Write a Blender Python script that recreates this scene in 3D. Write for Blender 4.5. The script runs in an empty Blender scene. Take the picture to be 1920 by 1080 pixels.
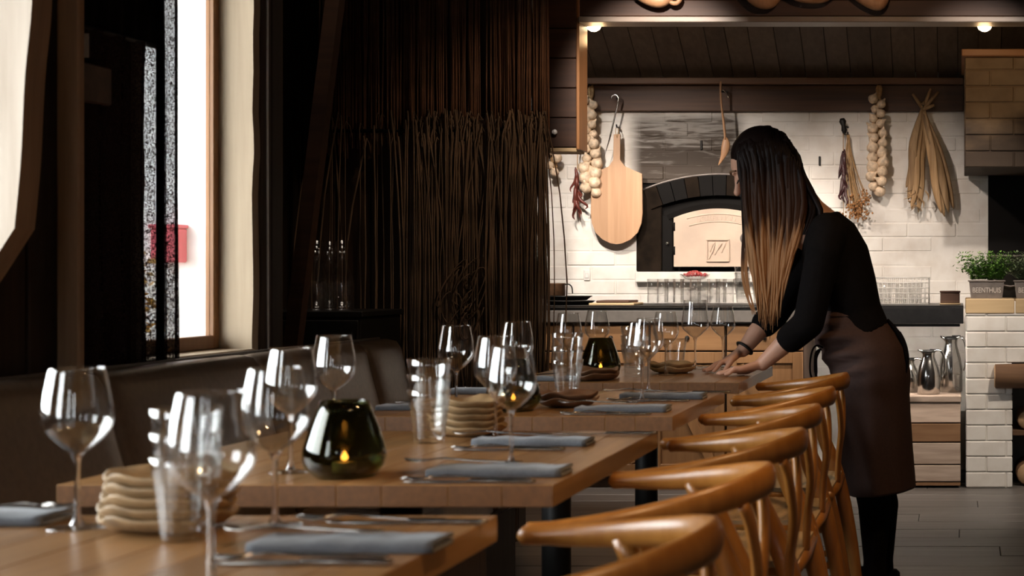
import bpy, bmesh, math, random
from mathutils import Vector, Matrix, noise as mnoise
R = random.Random(7)
PI = math.pi
sc = bpy.context.scene
C = sc.collection

# ------------------------------------------------------------------ camera
F, VX, VY, CH = 2850.0, 1800.0, 516.0, 1.085
cam_d = bpy.data.cameras.new('camera'); cam = bpy.data.objects.new('camera', cam_d); C.objects.link(cam)
cam_d.sensor_width = 36.0; cam_d.lens = F / 1920 * 36
cam_d.shift_x = -(VX - 960) / 1920; cam_d.shift_y = (VY - 540) / 1920
cam.location = (0, 0, CH); cam.rotation_euler = (PI / 2, 0, 0)
cam_d.dof.use_dof = True; cam_d.dof.focus_distance = 6.6; cam_d.dof.aperture_fstop = 6.3
cam_d.clip_start = 0.05
sc.camera = cam
sc.view_settings.view_transform = 'Standard'; sc.view_settings.look = 'None'
sc.view_settings.gamma = 1.0; sc.view_settings.use_curve_mapping = False
sc.view_settings.exposure = -0.2
sc.cycles.max_bounces = 14; sc.cycles.transmission_bounces = 12; sc.cycles.transparent_max_bounces = 24
sc.cycles.diffuse_bounces = 4; sc.cycles.glossy_bounces = 6
sc.cycles.sample_clamp_indirect = 4.0; sc.cycles.blur_glossy = 0.6

# ------------------------------------------------------------------ sky and lamps
wd = bpy.data.worlds.new('overcast_sky'); sc.world = wd; wd.use_nodes = True
wd.node_tree.nodes['Background'].inputs[0].default_value = (0.93, 0.97, 1.0, 1)
wd.node_tree.nodes['Background'].inputs[1].default_value = 17.0

def light(name, kind, loc, energy, col, aim=None, **kw):
    d = bpy.data.lights.new(name, kind); o = bpy.data.objects.new(name, d); C.objects.link(o)
    o.location = loc; d.energy = energy; d.color = col
    for k, v in kw.items(): setattr(d, k, v)
    if aim is not None:
        o.rotation_euler = (Vector(aim) - Vector(loc)).to_track_quat('-Z', 'Y').to_euler()
    return o

WARM = (1.0, 0.60, 0.29)
# ceiling spots over the chair row
for y in (1.5, 2.9, 4.3):
    light('unseen_ceiling_spot', 'SPOT', (0.25, y, 2.7), 60, WARM, aim=(-0.5, y + 0.15, 0.75), spot_size=1.15, spot_blend=0.7, shadow_soft_size=0.05)
light('unseen_ceiling_spot', 'SPOT', (-0.8, 5.0, 2.7), 46, (1.0,0.70,0.44), aim=(-1.80, 6.1, 1.1), spot_size=0.95, spot_blend=0.8, shadow_soft_size=0.05)  # added out of view to brighten the cord screen
light('unseen_ceiling_spot', 'SPOT', (0.9, 5.9, 2.7), 220, (1.0,0.86,0.72), aim=(0.0, 7.6, 0.35), spot_size=0.95, spot_blend=0.8, shadow_soft_size=0.06)  # extra unseen spot, put in to brighten pillar, chest and floor
light('unseen_ceiling_spot', 'SPOT', (-0.3, 5.7, 2.65), 13, (1.0,0.60,0.32), aim=(-0.9, 6.9, 2.30), spot_size=1.7, spot_blend=0.8, shadow_soft_size=0.05)  # added unseen spot so the header boards and roots show
light('unseen_ceiling_spot', 'SPOT', (-1.25, 5.5, 2.7), 430, (1.0,0.89,0.79), aim=(-1.45, 8.5, 1.0), spot_size=0.62, spot_blend=0.7, shadow_soft_size=0.05)  # added beyond the view to brighten the lower kitchen wall under the ledge
light('added_alcove_spot', 'SPOT', (-2.15, 5.25, 2.6), 14, (1.0,0.85,0.7), aim=(-2.40, 5.75, 1.0), spot_size=0.5, spot_blend=0.6, shadow_soft_size=0.22)  # invented spot that gives the carafes their glints
light('unseen_ceiling_spot', 'SPOT', (0.35, 5.75, 2.7), 150, (1.0,0.88,0.78), aim=(-0.35, 8.5, 0.95), spot_size=0.55, spot_blend=0.8, shadow_soft_size=0.05)  # second added wall spot, brightening the right half of the kitchen
# kitchen spots fixed behind the header, washing the white wall
light('kitchen_spot', 'SPOT', (-2.05, 7.12, 2.28), 135, (1.0, 0.87, 0.76), aim=(-1.50, 8.5, 0.70), spot_size=1.55, spot_blend=0.8, shadow_soft_size=0.035)
light('kitchen_spot', 'SPOT', (-0.75, 7.12, 2.28), 62, (1.0, 0.84, 0.72), aim=(-0.35, 8.5, 0.65), spot_size=1.45, spot_blend=0.8, shadow_soft_size=0.035)

# windows in the left wall: (y0, y1); all share sill and head heights
WX, SILL, HEAD = -2.1, 0.868, 2.02
WINS = [(3.89, 4.49), (1.55, 2.92), (-0.55, 0.75)]
for i, (a, b) in enumerate(WINS):
    d = bpy.data.lights.new('sky_portal', 'AREA'); d.shape = 'RECTANGLE'; d.size = HEAD - SILL; d.size_y = b - a
    d.cycles.is_portal = True
    o = bpy.data.objects.new('sky_portal', d); C.objects.link(o)
    o.location = (WX - 0.14, (a + b) / 2, (HEAD + SILL) / 2); o.rotation_euler = (0, -PI / 2, 0)

RWINS = [(-1.10, -0.94), (0.02, 0.18)]         # two narrow windows in the wall behind the camera
for (a, b) in RWINS:
    d = bpy.data.lights.new('sky_portal', 'AREA'); d.shape = 'RECTANGLE'; d.size = b - a; d.size_y = HEAD - SILL
    d.cycles.is_portal = True
    o = bpy.data.objects.new('sky_portal', d); C.objects.link(o)
    o.location = ((a + b) / 2, -1.64, (HEAD + SILL) / 2); o.rotation_euler = (PI / 2, 0, PI)

# ------------------------------------------------------------------ helpers
def P(px, py, y):                       # world point seen at a photo pixel, at depth y
    return Vector(((px - VX) / F * y, y, CH - (py - VY) / F * y))
TZ = 0.75
def TAB(px, py):                        # point on the table tops
    y = F * (CH - TZ) / (py - VY); return ((px - VX) / F * y, y)

class MB:
    def __init__(s): s.v = []; s.f = []; s.sm = []
    def add(s, vs, fs, smooth=False):
        o = len(s.v); s.v += [tuple(p) for p in vs]; s.f += [tuple(i + o for i in f) for f in fs]; s.sm += [smooth] * len(fs); return s
    def box(s, a, b, bev=0.0, M=None):
        x0, y0, z0 = a; x1, y1, z1 = b
        if bev <= 0:
            vs = [(x0,y0,z0),(x1,y0,z0),(x1,y1,z0),(x0,y1,z0),(x0,y0,z1),(x1,y0,z1),(x1,y1,z1),(x0,y1,z1)]
            fs = [(0,3,2,1),(4,5,6,7),(0,1,5,4),(1,2,6,5),(2,3,7,6),(3,0,4,7)]
        else:
            vs = []; fs = []; c = [(x0+x1)/2,(y0+y1)/2,(z0+z1)/2]; h = [(x1-x0)/2,(y1-y0)/2,(z1-z0)/2]
            bev = min(bev, min(h) * 0.95)
            idx = {}
            for sx in (-1,1):
                for sy in (-1,1):
                    for sz in (-1,1):
                        sg = (sx,sy,sz)
                        for ax in range(3):
                            p = [c[k] + sg[k] * (h[k] if k == ax else h[k] - bev) for k in range(3)]
                            idx[(sg,ax)] = len(vs); vs.append(tuple(p))
            def orient(f):
                n = (Vector(vs[f[1]])-Vector(vs[f[0]])).cross(Vector(vs[f[2]])-Vector(vs[f[0]]))
                m = sum((Vector(vs[i]) for i in f), Vector())/len(f) - Vector(c)
                return f if n.dot(m) > 0 else tuple(reversed(f))
            for ax in range(3):
                o1, o2 = [k for k in range(3) if k != ax]
                for sg in (-1,1):
                    q = []
                    for (a1,a2) in ((-1,-1),(1,-1),(1,1),(-1,1)):
                        t = [0,0,0]; t[ax]=sg; t[o1]=a1; t[o2]=a2; q.append(idx[(tuple(t),ax)])
                    fs.append(orient(tuple(q)))
            for ax in range(3):
                o1, o2 = [k for k in range(3) if k != ax]
                for a1 in (-1,1):
                    for a2 in (-1,1):
                        t0=[0,0,0]; t1=[0,0,0]; t0[ax]=-1; t1[ax]=1
                        for t in (t0,t1): t[o1]=a1; t[o2]=a2
                        fs.append(orient((idx[(tuple(t0),o1)],idx[(tuple(t1),o1)],idx[(tuple(t1),o2)],idx[(tuple(t0),o2)])))
            for sx in (-1,1):
                for sy in (-1,1):
                    for sz in (-1,1):
                        fs.append(orient(tuple(idx[((sx,sy,sz),k)] for k in range(3))))
        if M is not None: vs = [tuple(M @ Vector(p)) for p in vs]
        return s.add(vs, fs)
    def tube(s, pts, rad, n=10, cap=True, flat=None, up=None, smooth=True):
        """pts list, rad number or list; flat: (a,b) factors for an elliptic section, a along the side axis and b along up"""
        pts = [Vector(p) for p in pts]; k = len(pts)
        rad = [rad] * k if not isinstance(rad, (list, tuple)) else rad
        vs = []; prev = None
        for i, p in enumerate(pts):
            t = (pts[min(i+1,k-1)] - pts[max(i-1,0)]).normalized()
            if up is not None: u = Vector(up); u = (u - t * u.dot(t)); u = u.normalized() if u.length > 1e-4 else (t.orthogonal().normalized())
            else:
                u = prev if prev is not None else t.orthogonal()
                u = u - t * u.dot(t); u = u.normalized() if u.length > 1e-6 else t.orthogonal().normalized()
            prev = u; w = t.cross(u)
            fa, fb = (1, 1) if flat is None else (flat[i] if isinstance(flat, list) else flat)
            r = rad[i]
            for j in range(n):
                a = 2 * PI * j / n
                vs.append(p + w * (math.cos(a) * r * fa) + u * (math.sin(a) * r * fb))
        fs = []
        for i in range(k - 1):
            for j in range(n):
                j2 = (j + 1) % n; fs.append((i*n+j, i*n+j2, (i+1)*n+j2, (i+1)*n+j))
        if cap:
            fs.append(tuple(reversed(range(n)))); fs.append(tuple((k-1)*n + j for j in range(n)))
        return s.add(vs, fs, smooth)
    def capsule(s, a, b, ra, rb, n=14):
        a = Vector(a); b = Vector(b); d = (b - a); L = d.length; d = d / L if L > 1e-6 else Vector((0,0,1)); pts = []; rr = []
        for k in range(6):
            t = -PI/2 + PI/2 * k / 5; pts.append(a + d * (ra * math.sin(t))); rr.append(max(ra * math.cos(t), 1e-4))
        for k in range(1, 6):
            t = PI/2 * k / 5
            if k == 1: pts.append(b); rr.append(rb)
            pts.append(b + d * (rb * math.sin(t))); rr.append(max(rb * math.cos(t), 1e-4))
        return s.tube(pts, rr, n)
    def chain(s, pts, rr, n=14):
        for i in range(len(pts) - 1): s.capsule(pts[i], pts[i+1], rr[i], rr[i+1], n)
        return s
    def ellipsoid(s, c, r, n=16, m=10, M=None):
        vs = []; fs = []; c = Vector(c)
        for i in range(m + 1):
            t = PI * i / m
            for j in range(n):
                a = 2 * PI * j / n
                p = Vector((r[0]*math.sin(t)*math.cos(a), r[1]*math.sin(t)*math.sin(a), r[2]*math.cos(t)))
                vs.append(c + (M @ p if M is not None else p))
        for i in range(m):
            for j in range(n):
                j2 = (j+1) % n
                if i == 0: fs.append((0 * n + j, n + j, n + j2))
                elif i == m - 1: fs.append((i*n+j, (i+1)*n+j, i*n+j2))
                else: fs.append((i*n+j, (i+1)*n+j, (i+1)*n+j2, i*n+j2))
        return s.add(vs, fs, True)
    def lathe(s, prof, n=24, mod=None, c=(0,0,0), close=False):
        """prof list of (r,z); points with r==0 collapse to one vertex"""
        vs = []; rings = []
        for (r, z) in prof:
            if r < 1e-6: rings.append([len(vs)]); vs.append((c[0], c[1], c[2] + z))
            else:
                st = len(vs)
                for j in range(n):
                    a = 2*PI*j/n; q = r * (mod(a, z) if mod else 1)
                    vs.append((c[0] + q*math.cos(a), c[1] + q*math.sin(a), c[2] + z))
                rings.append(list(range(st, st+n)))
        fs = []
        seq = list(zip(rings, rings[1:] + ([rings[0]] if close else [])))
        if not close: seq = list(zip(rings, rings[1:]))
        for A, B in seq:
            for j in range(n):
                j2 = (j+1) % n
                if len(A) == 1 and len(B) == 1: continue
                if len(A) == 1: fs.append((A[0], B[j2], B[j]))
                elif len(B) == 1: fs.append((A[j], A[j2], B[0]))
                else: fs.append((A[j], A[j2], B[j2], B[j]))
        return s.add(vs, fs, True)
    def loft(s, rings, cap=True, smooth=True):
        n = len(rings[0]); vs = [p for r in rings for p in r]; fs = []
        for i in range(len(rings)-1):
            for j in range(n):
                j2=(j+1)%n; fs.append((i*n+j, i*n+j2, (i+1)*n+j2, (i+1)*n+j))
        if cap: fs.append(tuple(reversed(range(n)))); fs.append(tuple((len(rings)-1)*n+j for j in range(n)))
        return s.add(vs, fs, smooth)
    def prism(s, poly, axis, a, b):
        """poly of 2D points extruded along axis ('x','y','z') from a to b"""
        def mk(u, v, w): return {'x': (w,u,v), 'y': (u,w,v), 'z': (u,v,w)}[axis]
        n = len(poly); vs = [mk(u,v,a) for u,v in poly] + [mk(u,v,b) for u,v in poly]
        fs = [tuple(reversed(range(n))), tuple(range(n, 2*n))] + [(i, (i+1)%n, n+(i+1)%n, n+i) for i in range(n)]
        return s.add(vs, fs)
    def mesh(s, name, mat, fix=True):
        me = bpy.data.meshes.new(name); me.from_pydata(s.v, [], s.f)
        me.polygons.foreach_set('use_smooth', s.sm)
        if fix:
            bm = bmesh.new(); bm.from_mesh(me); bmesh.ops.recalc_face_normals(bm, faces=bm.faces); bm.to_mesh(me); bm.free()
        if mat is not None: me.materials.append(mat)
        me.update(); return me

def place(name, me, parent=None, loc=(0,0,0), rot=(0,0,0), scale=None):
    o = bpy.data.objects.new(name, me); C.objects.link(o); o.location = loc; o.rotation_euler = rot
    if scale is not None: o.scale = scale
    if parent is not None: o.parent = parent
    return o
def obj(name, mb, mat, parent=None, loc=None, rot=(0,0,0)):
    """one mesh object; without loc the shape is given in world space and the parent's offset is taken out"""
    if loc is None:
        off = Vector((0,0,0)); p = parent
        while p is not None: off += p.location; p = p.parent
        mb.v = [tuple(Vector(v) - off) for v in mb.v]; loc = (0,0,0)
    return place(name, mb.mesh(name, mat), parent, loc, rot)
def tag(o, label=None, cat=None, group=None, kind=None):
    if label: o['label'] = label
    if cat: o['category'] = cat
    if group: o['group'] = group
    if kind: o['kind'] = kind
    return o
def thing(name, label, cat, loc=(0,0,0), rz=0.0, group=None):
    o = bpy.data.objects.new(name, None); C.objects.link(o); o.location = loc; o.rotation_euler = (0,0,rz); o.empty_display_size = 0.05
    return tag(o, label, cat, group)
def dup(o, parent=None, loc=None, rz=None, label=None):
    c = o.copy(); C.objects.link(c); c.parent = parent
    if loc is not None: c.location = loc
    if rz is not None: c.rotation_euler = (0,0,rz)
    if label: c['label'] = label
    for ch in list(o.children): dup(ch, c)
    return c
def struct(name, mb, mat, parent=None):
    o = obj(name, mb, mat, parent)
    if parent is None: o['kind'] = 'structure'
    return o
def spline(pts, n):
    pts = [Vector(p) for p in pts]; out = []; k = len(pts) - 1
    for i in range(n + 1):
        t = i / n * k; a = min(int(t), k - 1); u = t - a
        p0, p1, p2, p3 = pts[max(a-1,0)], pts[a], pts[a+1], pts[min(a+2,k)]
        out.append(0.5 * ((2*p1) + (p2-p0)*u + (2*p0-5*p1+4*p2-p3)*u*u + (3*p1-p0-3*p2+p3)*u*u*u))
    return out
def lerp(a, b, t): return a + (b - a) * t
def interp(tab, x):
    for (x0, *a), (x1, *b) in zip(tab, tab[1:]):
        if x <= x1:
            t = max(0, min(1, (x - x0) / (x1 - x0))); return [lerp(p, q, t) for p, q in zip(a, b)]
    return list(tab[-1][1:])

# ------------------------------------------------------------------ materials
def newmat(name):
    m = bpy.data.materials.new(name); m.use_nodes = True; nt = m.node_tree
    for n in list(nt.nodes): nt.nodes.remove(n)
    out = nt.nodes.new('ShaderNodeOutputMaterial')
    return m, nt, out
def N(nt, t, **kw):
    n = nt.nodes.new(t)
    for k, v in kw.items():
        if k in ('op',): n.operation = v
        elif hasattr(n, k): setattr(n, k, v)
        else: n.inputs[k.replace('_', ' ')].default_value = v
    return n
def L(nt, a, b): nt.links.new(a, b)
def rgba(c): return (*c, 1.0)
def mixcol(nt, fac, a, b, mode='MIX'):
    n = nt.nodes.new('ShaderNodeMix'); n.data_type = 'RGBA'; n.blend_type = mode
    for sock, v in ((n.inputs[0], fac), (n.inputs[6], a), (n.inputs[7], b)):
        if hasattr(v, 'is_output') or isinstance(v, bpy.types.NodeSocket): L(nt, v, sock)
        elif isinstance(v, (int, float)): sock.default_value = v
        else: sock.default_value = rgba(v)
    return n.outputs[2]
def coords(nt, scale=(1,1,1), rand=True, world=False):
    if world:
        src = nt.nodes.new('ShaderNodeNewGeometry').outputs['Position']
    else: src = nt.nodes.new('ShaderNodeTexCoord').outputs['Object']
    if rand:
        oi = nt.nodes.new('ShaderNodeObjectInfo'); mu = N(nt, 'ShaderNodeVectorMath', op='SCALE'); mu.inputs[0].default_value = (13.1, 7.7, 9.3); L(nt, oi.outputs['Random'], mu.inputs['Scale'])
        ad = N(nt, 'ShaderNodeVectorMath', op='ADD'); L(nt, src, ad.inputs[0]); L(nt, mu.outputs[0], ad.inputs[1]); src = ad.outputs[0]
    mp = nt.nodes.new('ShaderNodeMapping'); mp.inputs['Scale'].default_value = scale; L(nt, src, mp.inputs['Vector'])
    return mp.outputs[0]
def ramp(nt, fac, stops):
    r = nt.nodes.new('ShaderNodeValToRGB'); L(nt, fac, r.inputs[0]); el = r.color_ramp.elements
    while len(el) < len(stops): el.new(0.5)
    for e, (p, c) in zip(el, stops): e.position = p; e.color = rgba(c)
    return r.outputs[0]
def plain(name, col, rough=0.6, metal=0.0, var=0.12, nscale=18, bump=0.15, spec=0.5, coat=0.0, sheen=0.0, trans=None):
    m, nt, out = newmat(name); b = nt.nodes.new('ShaderNodeBsdfPrincipled'); L(nt, b.outputs[0], out.inputs[0])
    v = coords(nt, (1,1,1)); nz = N(nt, 'ShaderNodeTexNoise', Scale=nscale, Detail=5.0); L(nt, v, nz.inputs['Vector'])
    d = tuple(c * (1 - var) for c in col); u = tuple(min(1, c * (1 + var)) for c in col)
    L(nt, ramp(nt, nz.outputs[0], [(0.3, d), (0.7, u)]), b.inputs['Base Color'])
    b.inputs['Roughness'].default_value = rough; b.inputs['Metallic'].default_value = metal
    b.inputs['Specular IOR Level'].default_value = spec; b.inputs['Coat Weight'].default_value = coat; b.inputs['Sheen Weight'].default_value = sheen
    if bump > 0:
        bp = N(nt, 'ShaderNodeBump', Strength=bump, Distance=0.004); L(nt, nz.outputs[0], bp.inputs['Height']); L(nt, bp.outputs[0], b.inputs['Normal'])
    return m
def wood(name, dark, light_, axis='x', scale=14, rough=0.5, stretch=0.07, rnd=0.25, bump=0.25, coat=0.0, knots=False):
    m, nt, out = newmat(name); b = nt.nodes.new('ShaderNodeBsdfPrincipled'); L(nt, b.outputs[0], out.inputs[0])
    s = {'x': (stretch,1,1), 'y': (1,stretch,1), 'z': (1,1,stretch)}[axis]
    v = coords(nt, s); nz = N(nt, 'ShaderNodeTexNoise', Scale=scale, Detail=7.0, Roughness=0.62, Distortion=0.6); L(nt, v, nz.inputs['Vector'])
    n2 = N(nt, 'ShaderNodeTexNoise', Scale=scale*5, Detail=3.0); L(nt, v, n2.inputs['Vector'])
    mid = tuple((a+c)/2 for a, c in zip(dark, light_))
    c1 = ramp(nt, nz.outputs[0], [(0.28, dark), (0.5, mid), (0.72, light_)])
    c2 = mixcol(nt, 0.35, c1, ramp(nt, n2.outputs[0], [(0.35, dark), (0.65, light_)]))
    oi = nt.nodes.new('ShaderNodeObjectInfo')
    mr = N(nt, 'ShaderNodeMapRange'); mr.inputs[3].default_value = 1-rnd; mr.inputs[4].default_value = 1+rnd; L(nt, oi.outputs['Random'], mr.inputs[0])
    hv = nt.nodes.new('ShaderNodeHueSaturation'); L(nt, c2, hv.inputs['Color']); L(nt, mr.outputs[0], hv.inputs['Value'])
    col = hv.outputs[0]
    if knots:
        vo = N(nt, 'ShaderNodeTexVoronoi', Scale=2.3); L(nt, coords(nt, {'x': (0.5,1,1), 'y': (1,0.5,1), 'z': (1,1,0.5)}[axis]), vo.inputs['Vector'])
        kr = ramp(nt, vo.outputs[0], [(0.03, (1,1,1)), (0.09, (0,0,0))])
        col = mixcol(nt, kr, col, tuple(c*0.35 for c in dark))
    L(nt, col, b.inputs['Base Color']); b.inputs['Roughness'].default_value = rough; b.inputs['Coat Weight'].default_value = coat; b.inputs['Coat Roughness'].default_value = 0.25
    bp = N(nt, 'ShaderNodeBump', Strength=bump, Distance=0.003); L(nt, nz.outputs[0], bp.inputs['Height']); L(nt, bp.outputs[0], b.inputs['Normal'])
    return m
def thin_glass(name, tint=(0.992,0.995,0.993), ior=1.5):
    m, nt, out = newmat(name); lw = N(nt, 'ShaderNodeLayerWeight', Blend=0.5); pw = N(nt, 'ShaderNodeMath', op='POWER'); pw.inputs[1].default_value = 3.2; L(nt, lw.outputs['Facing'], pw.inputs[0]); f0 = ((ior-1)/(ior+1))**2; fr = N(nt, 'ShaderNodeMath', op='MULTIPLY_ADD'); fr.inputs[1].default_value = 0.85*(1-f0); fr.inputs[2].default_value = f0; L(nt, pw.outputs[0], fr.inputs[0]); tr = nt.nodes.new('ShaderNodeBsdfTransparent'); gl = nt.nodes.new('ShaderNodeBsdfGlossy')
    tr.inputs[0].default_value = rgba(tint); gl.inputs['Roughness'].default_value = 0.02; gl.inputs[0].default_value = (1,1,1,1)
    mx = nt.nodes.new('ShaderNodeMixShader'); L(nt, fr.outputs[0], mx.inputs[0]); L(nt, tr.outputs[0], mx.inputs[1]); L(nt, gl.outputs[0], mx.inputs[2]); L(nt, mx.outputs[0], out.inputs[0])
    nz = N(nt, 'ShaderNodeTexNoise', Scale=9.0); bp = N(nt, 'ShaderNodeBump', Strength=0.03, Distance=0.002); L(nt, nz.outputs[0], bp.inputs['Height']); L(nt, bp.outputs[0], gl.inputs['Normal'])
    return m
def solid_glass(name, tint=(1,1,1), rough=0.0, ior=1.47):
    m, nt, out = newmat(name); g = N(nt, 'ShaderNodeBsdfGlass', IOR=ior, Roughness=rough); g.inputs[0].default_value = rgba(tint)
    lw = N(nt, 'ShaderNodeLayerWeight', Blend=0.5); pw = N(nt, 'ShaderNodeMath', op='POWER'); pw.inputs[1].default_value = 4.0; L(nt, lw.outputs['Facing'], pw.inputs[0])
    fr = N(nt, 'ShaderNodeMath', op='MULTIPLY_ADD'); fr.inputs[1].default_value = 0.6; fr.inputs[2].default_value = 0.05; L(nt, pw.outputs[0], fr.inputs[0]); gl = nt.nodes.new('ShaderNodeBsdfGlossy'); gl.inputs['Roughness'].default_value = 0.02
    mx = nt.nodes.new('ShaderNodeMixShader'); L(nt, fr.outputs[0], mx.inputs[0]); L(nt, g.outputs[0], mx.inputs[1]); L(nt, gl.outputs[0], mx.inputs[2]); L(nt, mx.outputs[0], out.inputs[0])
    nz = N(nt, 'ShaderNodeTexNoise', Scale=14.0); bp = N(nt, 'ShaderNodeBump', Strength=0.02, Distance=0.002); L(nt, nz.outputs[0], bp.inputs['Height']); L(nt, bp.outputs[0], g.inputs['Normal'])
    return m
def emit(name, col, strength):
    m, nt, out = newmat(name); e = nt.nodes.new('ShaderNodeEmission'); e.inputs[0].default_value = rgba(col); e.inputs[1].default_value = strength; L(nt, e.outputs[0], out.inputs[0]); return m

M = {}
M['oak'] = wood('oak_table', (0.22,0.108,0.038), (0.38,0.205,0.080), 'y', 16, 0.30, 0.05, 0.16, 0.08, coat=0.35)
M['oak_end'] = plain('oak_end_grain', (0.20,0.085,0.028), 0.5, var=0.15, nscale=90, bump=0.05)
M['chair'] = wood('honey_beech', (0.29,0.105,0.017), (0.47,0.20,0.040), 'z', 10, 0.34, 0.2, 0.10, 0.06, coat=0.3)
M['cord'] = plain('paper_cord', (0.42,0.29,0.15), 0.8, nscale=90)
M['black'] = plain('black_iron', (0.015,0.014,0.013), 0.5, 0.4)
M['leather'] = plain('grey_brown_leather', (0.135,0.100,0.073), 0.33, nscale=60, bump=0.12)
M['piping'] = plain('leather_piping', (0.13,0.11,0.095), 0.45, nscale=60)
M['darkwood'] = wood('dark_stained_boards', (0.022,0.011,0.006), (0.065,0.034,0.018), 'z', 9, 0.7, 0.06, 0.3)
M['darkwood_x'] = wood('dark_header_boards', (0.028,0.011,0.006), (0.085,0.036,0.018), 'x', 9, 0.6, 0.06, 0.25)
M['post'] = wood('old_timber', (0.23,0.13,0.068), (0.46,0.29,0.165), 'z', 7, 0.75, 0.08, 0.15, 0.4, knots=True)
M['brace'] = wood('window_lit_timber', (0.50,0.40,0.31), (0.78,0.68,0.57), 'z', 8, 0.8, 0.07, 0.05, 0.3)  # daylight on the brace front is put into this pale colour
M['jamb'] = wood('pale_pine', (0.35,0.26,0.17), (0.56,0.44,0.30), 'z', 7, 0.7, 0.06, 0.05, 0.2, knots=True)
M['frame'] = wood('orange_pine_frame', (0.19,0.075,0.018), (0.28,0.122,0.036), 'z', 12, 0.5, 0.06, 0.05, 0.1)
M['ceilboard'] = wood('kitchen_ceiling_boards', (0.075,0.052,0.036), (0.15,0.105,0.075), 'y', 8, 0.65, 0.06, 0.18, knots=True)
M['rail'] = wood('sooted_rail', (0.045,0.020,0.011), (0.13,0.060,0.030), 'x', 8, 0.6, 0.05, 0.1)
M['cab'] = wood('cabinet_pine', (0.22,0.11,0.045), (0.36,0.19,0.08), 'x', 9, 0.55, 0.07, 0.15)
M['cab_z'] = wood('cabinet_door_pine', (0.22,0.11,0.045), (0.38,0.20,0.085), 'z', 9, 0.55, 0.07, 0.15)
M['floor'] = wood('grey_floor_planks', (0.080,0.072,0.066), (0.165,0.150,0.138), 'x', 9, 0.42, 0.05, 0.2, 0.15)
M['joint'] = plain('dark_joint', (0.02,0.018,0.016), 0.9)
M['plaster'] = plain('dark_ceiling', (0.05,0.035,0.026), 0.9)
M['slab'] = wood('pale_slab', (0.42,0.29,0.15), (0.60,0.44,0.25), 'x', 9, 0.6, 0.07, 0.1)
M['crate'] = wood('reclaimed_planks', (0.36,0.25,0.18), (0.72,0.58,0.48), 'x', 11, 0.8, 0.09, 0.3, 0.4, knots=True)
M['crate_dark'] = wood('reclaimed_brown_plank', (0.22,0.11,0.05), (0.36,0.20,0.10), 'x', 11, 0.8, 0.09, 0.1, 0.4, knots=True)
M['log'] = wood('bark_log', (0.10,0.048,0.022), (0.22,0.115,0.055), 'x', 9, 0.8, 0.09, 0.2, 0.5)
M['endgrain'] = plain('cut_log_end', (0.52,0.33,0.18), 0.8, nscale=40)
M['steel'] = plain('polished_steel', (0.62,0.60,0.57), 0.16, 1.0, var=0.05, bump=0.0)
M['cutlery'] = plain('cutlery_steel', (0.42,0.39,0.36), 0.22, 1.0, var=0.05, bump=0.0)
M['bsteel'] = plain('dark_worktop', (0.035,0.034,0.034), 0.35, 0.6, var=0.2)
M['worktop'] = plain('stone_edge', (0.16,0.145,0.13), 0.4, var=0.15)
M['napkin'] = plain('grey_blue_linen', (0.10,0.111,0.128), 0.9, nscale=220, bump=0.3, sheen=0.3)
M['plate'] = plain('tan_stoneware', (0.40,0.27,0.14), 0.5, var=0.3, nscale=30)
M['plate_dark'] = plain('brown_stoneware', (0.16,0.085,0.045), 0.45, var=0.3, nscale=30)
M['glass'] = thin_glass('wine_glass', ior=1.75)
M['gsolid'] = solid_glass('clear_glass')
M['gclear'] = thin_glass('tumbler_thin_glass', ior=2.0)
M['gtumbler'] = solid_glass('tumbler_glass', ior=1.13)
M['pane'] = thin_glass('window_pane', (0.99,0.995,0.99))
M['green'] = thin_glass('smoky_green_glass', (0.40,0.41,0.27), 1.5)
M['wax'] = plain('candle_wax', (0.8,0.72,0.58), 0.6)
M['flame'] = emit('candle_flame', (1.0,0.36,0.09), 22)
M['bulb'] = emit('bulb_glow', (1.0,0.74,0.42), 26)
M['white'] = plain('white_china', (0.75,0.73,0.70), 0.35)
M['wire'] = plain('white_wire', (0.62,0.60,0.57), 0.4)
M['garlic'] = plain('garlic_skin', (0.66,0.51,0.36), 0.55, var=0.32, nscale=55, bump=0.3)
M['straw'] = plain('dried_straw', (0.42,0.26,0.12), 0.8, var=0.3, nscale=50)
M['chilli'] = plain('dried_chilli', (0.12,0.028,0.018), 0.35, var=0.4, nscale=40)
M['chilli_dark'] = plain('dark_dried_chilli', (0.055,0.02,0.022), 0.35, var=0.4, nscale=40)
M['husk'] = wood('corn_husk', (0.17,0.092,0.04), (0.46,0.30,0.15), 'z', 18, 0.7, 0.06, 0.3, 0.3)
M['flower'] = plain('dried_flower', (0.36,0.17,0.06), 0.85, var=0.5, nscale=70)
M['board'] = wood('beech_board', (0.40,0.22,0.115), (0.56,0.345,0.20), 'z', 9, 0.5, 0.05, 0.16, 0.08)
M['spoonwood'] = wood('spoon_wood', (0.34,0.17,0.08), (0.52,0.29,0.15), 'z', 14, 0.5, 0.08, 0.1)
M['oven_iron'] = plain('oven_iron', (0.006,0.005,0.0045), 0.7, 0.0, spec=0.12)
M['soot'] = plain('sooted_stone', (0.013,0.0085,0.0055), 0.9, spec=0.1, var=0.5, nscale=14, bump=0.4)
M['berry'] = plain('red_berries', (0.42,0.06,0.06), 0.35)
M['tin'] = plain('zinc_tin', (0.20,0.175,0.16), 0.5, 0.5, var=0.2)
M['emboss'] = plain('worn_lettering', (0.55,0.51,0.46), 0.6)
M['herb'] = plain('herb_leaf', (0.12,0.25,0.045), 0.5, var=0.6, nscale=50)
M['herb2'] = plain('silvery_herb_leaf', (0.15,0.19,0.11), 0.55, var=0.5, nscale=50)
M['soil'] = plain('soil', (0.03,0.022,0.015), 0.95, nscale=60)
M['string'] = plain('brown_cord', (0.125,0.078,0.048), 0.8, var=0.35, nscale=10)
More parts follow.
